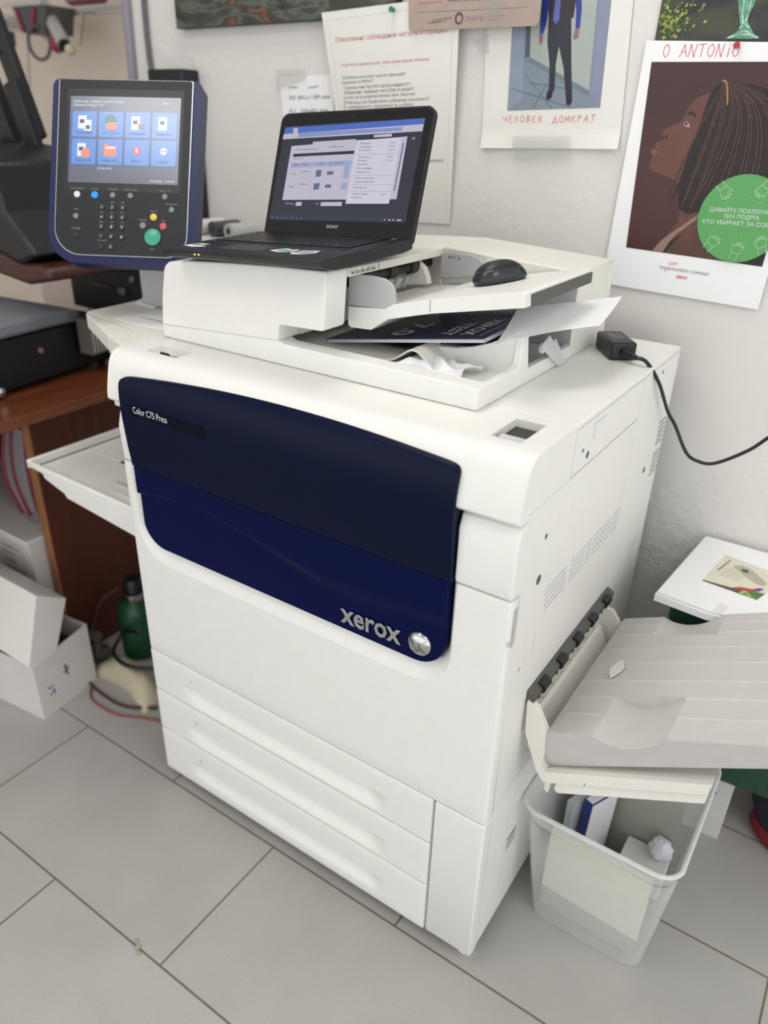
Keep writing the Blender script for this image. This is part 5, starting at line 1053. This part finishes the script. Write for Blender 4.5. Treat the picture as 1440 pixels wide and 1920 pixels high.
# ================================================================== STACK AGAINST THE WALL
b = MB(); YM = Matrix.Translation((0.0, 0, 0))
wb = thing('white_carton', 'white cardboard box with a printed star on the floor behind the bin', 'box', (0.19, 0.65, 0))
WB = Matrix.Translation((0.312, 0.560, 0)) @ Matrix.Rotation(0.05, 4, 'Z')
b = MB(WB); b.box(-0.30, 0, 0, 0.175, 0, 0.185, CARD)
INKB = mat('print_blue_grey', '6f8290', .6)
def fl(b, pts, m): b.flat(pts, -0.0004, m)
fl(b, [(-.19, .088), (-.10, .088), (-.10, .112), (-.19, .112)], INKB)
star = []
for k in range(10):
    r = 0.030 if k % 2 == 0 else 0.013; a = math.pi / 2 + math.pi * k / 5; star.append((-0.055 + r * math.cos(a), 0.115 + r * math.sin(a)))
for k in range(10):
    p, q_ = star[k], star[(k + 1) % 10]; d = Vector((q_[0] - p[0], q_[1] - p[1])).normalized(); n_ = Vector((-d.y, d.x)) * .0012
    fl(b, [(p[0] + n_.x, p[1] + n_.y), (q_[0] + n_.x, q_[1] + n_.y), (q_[0] - n_.x, q_[1] - n_.y), (p[0] - n_.x, p[1] - n_.y)], INKB)
b.build('carton_body', wb, bevel=.0015)
b = MB(WB); b.box(-0.299, -0.001, 0.086, 0.089, 0.185, 0.1856, TAPE); b.build('tape_seam', wb)
GRN = mat('crate_green', '17402f', .35)
GB_ = Matrix.Translation((0.12, 0.512, 0.1875)) @ Matrix.Rotation(0.06, 4, 'Z')
gc = thing('green_crate', 'dark green plastic crate under the white ream, against the wall', 'crate', (0.2, 0.6, 0.187))
b = MB(GB_); b.prism([(0.0, 0.0), (0.27, 0.0), (0.27, 0.215), (0.0, 0.215)], 'z', 0.0, 0.34, GRN); b.build('crate_body', gc, bevel=.012)
b = MB(GB_); b.prism(rrect(-0.006, 0.276, -0.006, 0.221, .012), 'z', 0.34, 0.378, GRN); b.build('crate_lid', gc, bevel=.006)
b = MB(GB_); b.tube([(0.055, -0.008, 0.345), (0.055, -0.016, 0.35), (0.085, -0.016, 0.35), (0.085, -0.008, 0.345)], 0.003, LGREY, 8); b.build('latch', gc)
rp = thing('paper_block', 'thick white paper block on top of the green crate', 'paper', (0.2, 0.6, 0.567))
TB = Matrix.Translation((0, 0.484, 0.588)) @ Matrix.Rotation(0.062, 4, 'X')      # tilted: its front edge sags
q0 = [(0.086, 0.004), (0.184, -0.004), (0.42, 0.03), (0.45, 0.262), (0.113, 0.262)]
b = MB(TB); b.prism(q0, 'z', -0.016, 0.0, PAPER); b.build('page_block', rp, bevel=.001)
b = MB(TB); b.prism([(p[0] + .003, p[1] + (.004 if p[1] < .2 else 0)) for p in q0], 'z', 0.001, 0.003, PAPER); b.build('top_sheet', rp)
b = MB(TB); b.prism([(0.190, 0.004), (0.206, 0.002), (0.212, 0.034), (0.196, 0.036)], 'z', 0.0031, 0.0035, mat('faint_tape', 'e4dedd', .4)); resting('tape_strip', b, 'short pale tape strip on the corner of the white paper block', 'tape')
# leaflet on the block
b = MB(TB); LQ = [(0.150, 0.090), (0.250, 0.082), (0.284, 0.190), (0.166, 0.208)]
b.prism(LQ, 'z', 0.0031, 0.0037, mat('leaflet_cream', 'dcd9c6', .5))
def lq(u, v):
    A0, B0, C0, D0 = [Vector(p) for p in LQ]; p = (A0 * (1 - u) + B0 * u) * (1 - v) + (D0 * (1 - u) + C0 * u) * v; return (p.x, p.y, 0.0040)
def lpoly(pts, m, k=0): b.add([(lambda t: (t[0], t[1], t[2] + k * .0001))(lq(*p)) for p in pts], [tuple(range(len(pts)))], m)
lpoly([(0, 0), (1, 0), (1, .20), (.55, .10), (0, .03)], mat('leaflet_dark', '55564e', .5)); lpoly([(.72, 0), (1, 0), (1, .26), (.80, .20)], mat('leaflet_green', '4f7a3a', .5), 1)
lpoly([(.50, .10), (.60, .20), (.78, .26), (.86, .34), (.90, .27), (.80, .16), (.66, .10)], mat('leaflet_red', 'b84a44', .5), 2); lpoly([(.78, .24), (.84, .36), (.92, .38), (.90, .28)], mat('leaflet_purple', '5a4a84', .5), 3)
lpoly([(.66, .02), (.70, .14), (.78, .12), (.86, .05), (.96, .02), (.80, .0)], mat('leaflet_lime', 'a8c050', .5), 4); lpoly([(.72, .02), (.76, .10), (.84, .02)], mat('leaflet_teal', '3f8a80', .5), 5)
lpoly([(.24, .76), (.34, .86), (.50, .84), (.88, .58), (.86, .48), (.74, .46), (.30, .68)], mat('leaflet_beige', 'b4b09c', .5), 2); lpoly([(.36, .74), (.46, .78), (.52, .70), (.44, .66)], mat('leaflet_hole', '4a4a48', .5), 3)
for k in range(5): lpoly([(.16, .34 + k * .06), (.52, .34 + k * .06), (.52, .36 + k * .06), (.16, .36 + k * .06)], mat('leaflet_line', 'c8c6b4', .5), 1)
lpoly([(.08, .45), (.10, .45), (.14, .90), (.12, .90)], mat('leaflet_dark', '55564e', .5), 1)
resting('leaflet', b, 'cream leaflet with a colourful bird shape on the white paper block', 'leaflet', smooth=False)
# dark bag at right edge
bg = thing('bag', 'dark navy and red bag on the floor at the right edge', 'bag', (0.50, 0.66, 0))
NV = mat('bag_navy', '1c1d2c', .7, bump=.4, bscale=80); RD = mat('bag_red', '7a1f2a', .6)
BG = Matrix.Translation((0.50, 0.655, 0.0)); Msq = Matrix.Diagonal((1.2, 0.75, 1, 1))
b = MB(BG @ Msq); b.lathe([(0.085, 0.03), (0.115, 0.045), (0.13, 0.09), (0.12, 0.16), (0.085, 0.21), (0.04, 0.225), (0.001, 0.228)], NV, 28); b.build('bag_body', bg)
b = MB(BG @ Msq); b.lathe([(0.090, 0.0), (0.112, 0.004), (0.120, 0.018), (0.117, 0.045), (0.090, 0.035)], RD, 28); b.build('red_base', bg)
# crumbs
for i, (x, y, r, lab) in enumerate(((-0.530, -0.308, .0045, 'pale crumb on the floor joint, left one of three'), (-0.518, -0.315, .006, 'pale crumb on the floor joint, largest middle one'), (-0.508, -0.322, .004, 'pale crumb on the floor joint, right one of three'))):
    b = MB(); b.lathe([(r * .7, 0), (r, r * .35), (r * .75, r * .8), (.0004, r)], mat('crumb_beige', 'a39a8a', .8), 7, Matrix.Translation((x, y, 0.0002))); tag(b.build('crumb'), lab, 'crumb', 'crumbs on the floor joint')

# ================================================================== DESK
WT = node_wood('wood_top', '5c2f1c', '8a4c2c', 'Y', .3); WD = node_wood('wood_panel', '4a2216', '5e2c1c', 'Z', .45); WE = node_wood('wood_edge', '8a5a38', 'a87248', 'Z', .5)
dk_ = thing('desk', 'reddish brown wooden desk along the left side holding the heat press', 'desk', (-1.8, 0.5, 0))
b = MB(); b.box(-2.35, -1.265, -0.9, 0.755, 0.722, 0.75, WT); b.build('desktop', dk_, bevel=.003)
b = MB(); b.box(-1.358, -1.33, 0.142, 0.75, 0.0, 0.722, WD); b.build('side_panel', dk_)
b = MB(); b.box(-1.359, -1.3295, 0.138, 0.142, 0.0, 0.722, WE); b.build('edge_band', dk_)
b = MB(); b.box(-2.30, -2.272, -0.85, 0.75, 0.0, 0.722, WD); b.build('side_panel', dk_)
b = MB(); b.box(-2.272, -1.358, 0.62, 0.64, 0.05, 0.722, WD); b.build('back_panel', dk_)
# cartons
def carton(name, label, mb_, **k): return tag(mb_.build(name, **k), label, 'box')
ca_ = thing('open_carton', 'open white carton on the floor tiles, lowest at the front of the desk', 'box', (-1.35, 0.03, 0))
A0 = [(-1.181, -0.057), (-1.203, 0.117), (-1.60, 0.075), (-1.56, -0.10)]
b = MB()
for i in range(4):
    p, q_ = Vector(A0[i]), Vector(A0[(i + 1) % 4]); d = (q_ - p).normalized(); n_ = Vector((-d.y, d.x)) * 0.004
    c0 = (p + q_) / 2; cen = Vector((sum(a[0] for a in A0) / 4, sum(a[1] for a in A0) / 4)); n_ = n_ if (cen - c0).dot(n_) > 0 else -n_
    h0 = (0.165, 0.185, 0.180, 0.165)[i]; h1 = (0.185, 0.180, 0.165, 0.165)[i]
    b.add([(p.x, p.y, 0), (q_.x, q_.y, 0), (q_.x, q_.y, h1), (p.x, p.y, h0)] + [(p.x + n_.x, p.y + n_.y, 0), (q_.x + n_.x, q_.y + n_.y, 0), (q_.x + n_.x, q_.y + n_.y, h1), (p.x + n_.x, p.y + n_.y, h0)], [(0, 1, 2, 3), (4, 5, 6, 7), (0, 1, 5, 4), (1, 2, 6, 5), (2, 3, 7, 6), (3, 0, 4, 7)], CARD)
b.add([(p[0], p[1], 0.002) for p in A0], [(0, 1, 2, 3)], CARD)
IK = mat('ink_stamp', '5a5a5c', .6); BLU = mat('ink_biro', '4a5ab0', .6)
def onside(b, pts, m, w=.0016):   # strokes on the right side of the carton, (y,z)
    d = Vector((-0.022, 0.174)).normalized()
    f = lambda y, z: (-1.181 - 0.022 * (y + 0.057) / 0.174 + 0.0012, y, z)
    for p, q_ in zip(pts, pts[1:]):
        t = Vector((q_[0] - p[0], q_[1] - p[1])).normalized(); n_ = Vector((-t.y, t.x)) * w
        b.add([f(p[0] + n_.x, p[1] + n_.y), f(q_[0] + n_.x, q_[1] + n_.y), f(q_[0] - n_.x, q_[1] - n_.y), f(p[0] - n_.x, p[1] - n_.y)], [(0, 1, 2, 3)], m)
onside(b, [(.030, .115), (.034, .080)], IK, .003); onside(b, [(.022, .092), (.042, .102)], IK, .002)
onside(b, [(-.030, .085), (-.024, .075), (-.012, .082)], BLU); onside(b, [(-.028, .055), (-.012, .066)], BLU); onside(b, [(-.014, .052), (-.012, .070)], BLU)
b.build('carton_body', ca_, ang=20)
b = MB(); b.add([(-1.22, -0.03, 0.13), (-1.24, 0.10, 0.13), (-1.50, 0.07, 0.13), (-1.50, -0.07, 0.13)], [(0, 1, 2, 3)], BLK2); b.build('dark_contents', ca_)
b = MB(); b.prism([(-0.062, 0.166), (0.012, 0.166), (0.066, 0.300), (-0.006, 0.345)], 'x', -1.56, -1.185, CARD); b.prism([(-0.062, 0.167), (-0.060, 0.169), (-0.005, 0.345), (-0.008, 0.345)], 'x', -1.56, -1.185, PAPER2)
carton('tilted_carton', 'white carton leaning back on top of the open carton', b, bevel=.002)
b = MB(); b.box(-1.90, -1.368, 0.10, 0.42, 0.0, 0.375, CARD); b.box(-1.91, -1.365, 0.094, 0.42, 0.376, 0.384, PAPER2)
def ctxt(s, x, z, w, h): b.text(s, frame((x, 0.0990, z), (1, 0, 0), (0, 0, 1)), IK, w=w, h=h)
ctxt('РАЗМЕР A4', -1.50, 0.330, 0.075, .010); ctxt('80 г/м2', -1.50, 0.310, 0.055, .010); ctxt('500 листов', -1.50, 0.262, 0.08, .012); ctxt('Бумага', -1.50, 0.285, .05, .014)
for a in (((-1.52, .35), (-1.41, .35)), ((-1.41, .35), (-1.41, .25)), ((-1.41, .25), (-1.52, .25))):
    stroke(b, a, 0.0990, .0006, IK)
b.text('БУМАГА ОФИСНАЯ', Matrix.Translation((-1.52, 0.20, 0.3848)), IK, w=0.11, h=.014); b.text('A4', Matrix.Translation((-1.50, 0.25, 0.3848)), IK, w=0.03, h=.02)
for r_ in (0.05, 0.055): b.tube([(-1.465 + r_ * 1.3 * math.cos(t), 0.225 + r_ * math.sin(t), 0.3845) for t in [2 * math.pi * k / 20 for k in range(20)]], .0006, IK, 4, close=True)
carton('paper_carton', 'white paper carton with printed text under the desk beside its panel', b, bevel=.0015)
# striped bag on the carton under the desk
b = MB(); SB_ = mat('bag_grey_film', '8c888c', .4); MG = mat('stripe_magenta', '7d1e40', .5)
def bagp(u, w): a = 2 * math.pi * u; r = 0.105 * (0.75 + 0.25 * math.sin(math.pi * w)) * (1 + .07 * math.sin(5 * a)); return (-1.475 + r * math.cos(a), 0.245 + r * .8 * math.sin(a), 0.3855 + 0.26 * w + 0.006 * math.sin(7 * a))
nu, nw = 30, 8
vs = [bagp(i / nu, j / nw) for i in range(nu) for j in range(nw + 1)]; fs = [(i * (nw + 1) + j, ((i + 1) % nu) * (nw + 1) + j, ((i + 1) % nu) * (nw + 1) + j + 1, i * (nw + 1) + j + 1) for i in range(nu) for j in range(nw)]
for k in range(2): fs.append(tuple(i * (nw + 1) + (nw if k else 0) for i in range(nu)))
b.add(vs, fs, SB_)
for k in (20, 22, 25, 28):
    s_ = [bagp(k / nu, j / nw) for j in range(nw + 1)]; cx_, cy_ = -1.475, 0.245
    b.tube([(cx_ + (p[0] - cx_) * 1.01, cy_ + (p[1] - cy_) * 1.01, p[2]) for p in s_], .006, MG, 6)
tag(b.build('striped_bag'), 'grey plastic bag with magenta stripes on the paper carton under the desk', 'bag')

# green compressor-like pump with hoses
gp_ = thing('hand_pump', 'green bottle with a black cap and metal neck beside the desk panel', 'bottle', (-1.20, 0.27, 0))
GM = Matrix.Translation((-1.205, 0.275, 0)) @ Matrix.Diagonal((1.15, 1.15, 1.0, 1))
BG_ = mat('bottle_green', '17482c', .35)
b = MB(GM); b.lathe([(0.040, 0), (0.045, 0.008), (0.045, 0.145), (0.040, 0.165), (0.026, 0.180)], BG_, 28); b.build('bottle_body', gp_)
b = MB(GM); b.lathe([(0.026, 0.1795), (0.028, 0.183), (0.028, 0.203), (0.022, 0.206)], CHROME, 24); b.build('metal_neck', gp_)
b = MB(GM); b.lathe([(0.020, 0.2065), (0.024, 0.209), (0.024, 0.235), (0.018, 0.245), (0.001, 0.247)], BLACK, 20); b.build('cap', gp_)
b = MB(); b.tube(spl([(-1.235, 0.25, 0.215), (-1.28, 0.22, 0.17), (-1.305, 0.20, 0.09), (-1.29, 0.15, 0.03), (-1.22, 0.10, 0.008), (-1.13, 0.085, 0.006), (-1.05, 0.09, 0.006), (-0.98, 0.13, 0.008)], 8), 0.0045, mat('hose_brown', '4e3532', .5), 8)
tag(b.build('brown_hose'), 'thin brown hose curling from the green bottle to the floor', 'hose')
b = MB(); b.tube(spl([(-1.13, 0.212, 0.130), (-1.18, 0.212, 0.115), (-1.20, 0.20, 0.085), (-1.18, 0.165, 0.072), (-1.12, 0.15, 0.072), (-1.06, 0.165, 0.074), (-1.0, 0.21, 0.078)], 8), 0.0055, BLACK, 8)
tag(b.build('black_hose'), 'black hose looping over the cream bag beside the green bottle', 'hose')
b = MB(); b.tube(spl([(-1.19, 0.09, 0.0045), (-1.15, 0.06, 0.004), (-1.095, 0.054, 0.004), (-1.04, 0.06, 0.004), (-0.98, 0.09, 0.004), (-0.9, 0.12, 0.004)], 8), 0.0032, mat('cord_red', '8c4a44', .5), 8)
tag(b.build('red_cord'), 'thin red cord on the floor tiles beside the open carton', 'cord')
b = MB(); CRB = mat('bag_cream', 'c4bca2', .7, noise=.08, nscale=12)
b.grid(lambda u, w: (lerp(-1.24, -0.99, u) , lerp(0.115, 0.190, w) + .02 * math.sin(4 * u), 0.001 + 0.055 * (math.sin(math.pi * u) * math.sin(math.pi * w)) ** .5 + .004 * math.sin(12 * u + 7 * w) * math.sin(math.pi * u) * math.sin(math.pi * w)), [k / 20 for k in range(21)], [k / 12 for k in range(13)], CRB, thick=(0, 0, -0.0008))
tag(b.build('cream_bag', ang=80), 'cream fabric bag crumpled on the floor in front of the green bottle', 'bag')
b = MB(); b.lathe([(0.030, 0), (0.033, 0.004), (0.033, 0.02), (0.014, 0.025), (0.010, 0.06), (0.018, 0.066), (0.018, 0.075), (0.001, 0.078)], mat('valve_grey', '7c7a74', .4, metal=.5), 20, Matrix.Translation((-1.283, 0.185, 0.0)) )
tag(b.build('metal_valve'), 'small grey metal valve on the floor by the desk panel', 'valve')

# ================================================================== HEAT PRESS ON THE DESK
hp = thing('heat_press', 'black heat press with a grey padded bed standing on the desk', 'press', (-1.62, 0.3, 0.75))
HM = Matrix.Translation((-1.405, 0.12, 0.75)) @ Matrix.Rotation(0.12, 4, 'Z')
b = MB(HM); b.box(-0.42, 0.0, -0.16, 0.37, 0.012, 0.135, BLK2)
for x, y in ((-0.02, -0.14), (-0.02, 0.35), (-0.40, 0.35), (-.4, -.14)): b.cyl((x, y, 0), (x, y, 0.012), 0.014, BLACK, 12)
b.build('base_frame', hp, bevel=.006)
b = MB(HM); b.cyl((0.0, 0.145, 0.088), (0.005, 0.145, 0.088), 0.007, mat('screw_copper', '9a7a70', .4), 12); b.build('screw', hp)
b = MB(HM); b.lathe([(0.001, -.013), (0.009, -.010), (0.013, 0), (0.009, .010), (0.001, .013)], CHROME, 16, Matrix.Translation((0.012, 0.005, 0.022))); b.build('ball_knob', hp)
b = MB(HM); b.prism(rrect(-0.44, 0.02, -0.20, 0.245, .015), 'z', 0.140, 0.178, FABRIC); b.build('padded_bed', hp, bevel=.010)
b = MB(HM); b.box(0.01, 0.055, 0.26, 0.345, 0.055, 0.145, mat('ribbed_grey', '6e6862', .5))
for k in range(7): b.box(0.055, 0.057, 0.265 + k * .0115, 0.270 + k * .0115, 0.06, 0.14, LGREY)
b.build('ribbed_housing', hp, bevel=.002)
b = MB(); b.box(-1.60, -1.30, 0.50, 0.66, 0.885, 1.06, BLK2); b.box(-1.46, -1.34, 0.52, 0.62, 0.75, 0.885, BLK2); b.box(-1.50, -1.42, 0.492, 0.5, 0.955, 0.963, mat('slot_grey', '4c4648', .4)); b.build('rear_column', hp, bevel=.006)
for x, z, r in ((-1.372, 0.955, .013), (-1.40, 1.018, .009), (-1.33, 0.99, .010), (-1.345, 1.045, .008)):
    b = MB(); b.lathe([(0.001, -r), (r * .7, -r * .7), (r, 0), (r * .7, r * .7), (0.001, r)], mat('knob_grey', '6f746e', .3, metal=.4), 14, Matrix.Translation((x, 0.494, z))); b.build('knob', hp)
b = MB(); b.prism([(-1.80, 1.30), (-1.52, 1.285), (-1.445, 1.262), (-1.425, 1.16), (-1.38, 1.12), (-1.33, 1.075), (-1.40, 1.05), (-1.80, 1.15)], 'y', 0.24, 0.52, BLK2); b.build('upper_platen', hp, bevel=.008)
b = MB(); b.prism([(-1.82, 1.145), (-1.60, 1.10), (-1.42, 1.05), (-1.34, 1.055), (-1.31, 1.045), (-1.305, 1.02), (-1.40, 1.0), (-1.60, 1.02), (-1.82, 1.09)], 'y', 0.25, 0.50, mat('platen_redbrown', '43241f', .35)); b.build('heat_plate', hp, bevel=.010)
b = MB()
def bar(p0, p1, w, y0, y1):
    d = Vector((p1[0] - p0[0], p1[1] - p0[1])).normalized(); n_ = Vector((-d.y, d.x)) * w / 2
    b.prism([(p0[0] + n_.x, p0[1] + n_.y), (p1[0] + n_.x, p1[1] + n_.y), (p1[0] - n_.x, p1[1] - n_.y), (p0[0] - n_.x, p0[1] - n_.y)], 'y', y0, y1, BLK2)
bar((-1.735, 1.60), (-1.620, 1.30), .052, .48, .50); b.build('lever_arm', hp, bevel=.002)
b = MB(); bar((-1.665, 1.43), (-1.575, 1.17), .052, .46, .48); b.build('lever_arm', hp, bevel=.002)
b = MB(); bar((-1.80, 1.47), (-1.69, 1.19), .056, .47, .50); b.build('lever_arm', hp, bevel=.002)
b = MB(); b.cyl((-1.615, 0.43, 1.225), (-1.615, 0.46, 1.225), 0.038, BLACK, 24); b.box(-1.66, -1.50, 0.46, 0.49, 1.12, 1.26, BLK2); b.build('pivot_bracket', hp, bevel=.002)
for x, z in ((-1.700, 1.555), (-1.715, 1.50)):
    b = MB(); b.cyl((x, 0.48, z), (x, 0.472, z), 0.011, CHROME, 6); b.build('hex_bolt', hp)

# pale machine cover behind the press
b = MB(); b.prism(rrect(-2.25, -1.86, 0.0, 1.02, .004, .02, .09, .02), 'y', 0.82, 1.15, mat('cover_pale_pink', 'c4b8b2', .6))
b.box(-1.99, -1.98, 0.816, 0.82, 0.10, 1.0, GAP)
tag(b.build('machine_cover', bevel=.006), 'pale rounded machine cover behind the heat press', 'cover')
# hanging things in the alcove
HY = 1.2
ALU = mat('tube_silver', 'c8cac8', .3, metal=.3)
t_ = thing('silver_tube', 'silver tube sloping down on the alcove rack', 'tube', (-2.45, 1.2, 1.6))
b = MB(); b.cyl((-2.56, 1.22, 1.715), (-2.385, 1.16, 1.578), 0.024, ALU, 24); b.build('tube_body', t_)
b = MB(); b.cyl((-2.387, 1.161, 1.580), (-2.376, 1.157, 1.571), 0.021, BLACK, 20); b.build('end_cap', t_)
b = MB(); b.lathe([(0.001, -.02), (.016, -.012), (.020, 0), (.016, .012), (.001, .02)], mat('bulb_cream', 'd6cfae', .4), 16, Matrix.Translation((-2.355, 1.16, 1.562))); tag(b.build('cream_ball'), 'small cream ball hanging at the end of the silver tube', 'ball')
b = MB(); n = 26; b.tube([(-2.505 + -.01 + .034 * math.cos(2 * math.pi * k / n), 1.15 + .02 * math.cos(2 * math.pi * k / n), 1.585 + .052 * math.sin(2 * math.pi * k / n)) for k in range(n)], .006, mat('ring_dark', '4a4648', .4), 8, close=True)
tag(b.build('round_ring'), 'dark round ring hanging under the silver tube', 'ring')
b = MB(); b.lathe([(.022, 0), (.026, .004), (.026, .03), (.022, .034)], mat('spool_crimson', '98304a', .5), 20, Matrix.Translation((-2.452, 1.17, 1.575)) @ Matrix.Rotation(1.2, 4, 'Y')); tag(b.build('tape_spool'), 'crimson tape spool hanging beside the dark ring', 'spool')
bs = thing('wire_basket', 'grey wire basket with crimson strips on the alcove rack', 'basket', (-2.56, 1.2, 1.64))
b = MB(); b.prism([(-2.66, 1.70), (-2.46, 1.70), (-2.49, 1.615), (-2.60, 1.615)], 'y', 1.16, 1.28, mat('basket_grey', '59575c', .5)); b.build('basket_body', bs)
b = MB(); b.box(-2.70, -2.47, 1.15, 1.16, 1.70, 1.715, ALU); b.build('basket_rim', bs)
for x0 in (-2.64, -2.53):
    b = MB(); s_ = 1 if x0 < -2.6 else -1; b.prism([(x0, 1.69), (x0 + .016, 1.69), (x0 + .016 + .03 * s_, 1.62), (x0 + .03 * s_, 1.62)], 'y', 1.152, 1.158, mat('strip_crimson', '8a3048', .5)); b.build('crimson_strip', bs)
b = MB()
for k in range(8): b.tube([(-2.385 + k * .022 + .012 * math.cos(t), 1.22 + .02 * math.cos(t), 1.725 + .022 * math.sin(t)) for t in [2 * math.pi * j / 14 for j in range(14)]], .005, mat('coil_plum', '7a3a50', .5), 6, close=True)
tag(b.build('coiled_cord'), 'plum coloured coiled cord at the top of the alcove wall', 'cord')
kn = thing('utility_knife', 'yellow utility knife with a red tip hanging behind the press arms', 'knife', (-2.69, 1.2, 1.35))
b = MB(); b.prism([(-2.725, 1.405), (-2.695, 1.41), (-2.665, 1.30), (-2.71, 1.285)], 'y', 1.18, 1.20, mat('handle_yellow', 'd69a2c', .4)); b.build('handle', kn, bevel=.003)
b = MB(); b.prism([(-2.722, 1.406), (-2.697, 1.411), (-2.700, 1.445), (-2.715, 1.445)], 'y', 1.182, 1.198, mat('tip_red', 'c0442c', .4)); b.build('tip', kn, bevel=.002)
b = MB(); b.box(-2.86, -2.775, 1.17, 1.23, 1.585, 1.635, mat('box_blue', '2c4478', .5)); tag(b.build('blue_case', bevel=.004), 'small blue case behind the press arm at the left edge', 'case')
rk = MB(); rk.box(-3.0, -2.15, 1.285, 1.30, 1.68, 1.70, ALU); rk.box(-3.0, -2.98, 1.30, 1.40, 1.66, 1.71, ALU); rk.box(-2.17, -2.15, 1.30, 1.40, 1.66, 1.71, ALU)
for x, z0 in ((-2.56, 1.60), (-2.50, 1.63), (-2.45, 1.60), (-2.355, 1.58), (-2.70, 1.44), (-2.82, 1.63)): rk.tube([(x, 1.285, 1.685), (x, 1.24, 1.68), (x, 1.205, z0 + .0)], .0016, GAP, 6)
tag(rk.build('hanging_rail'), 'metal hanging rail with hooks on the beige alcove wall', 'rail')

for o in bpy.data.objects:
    if '_o' in o: del o['_o']
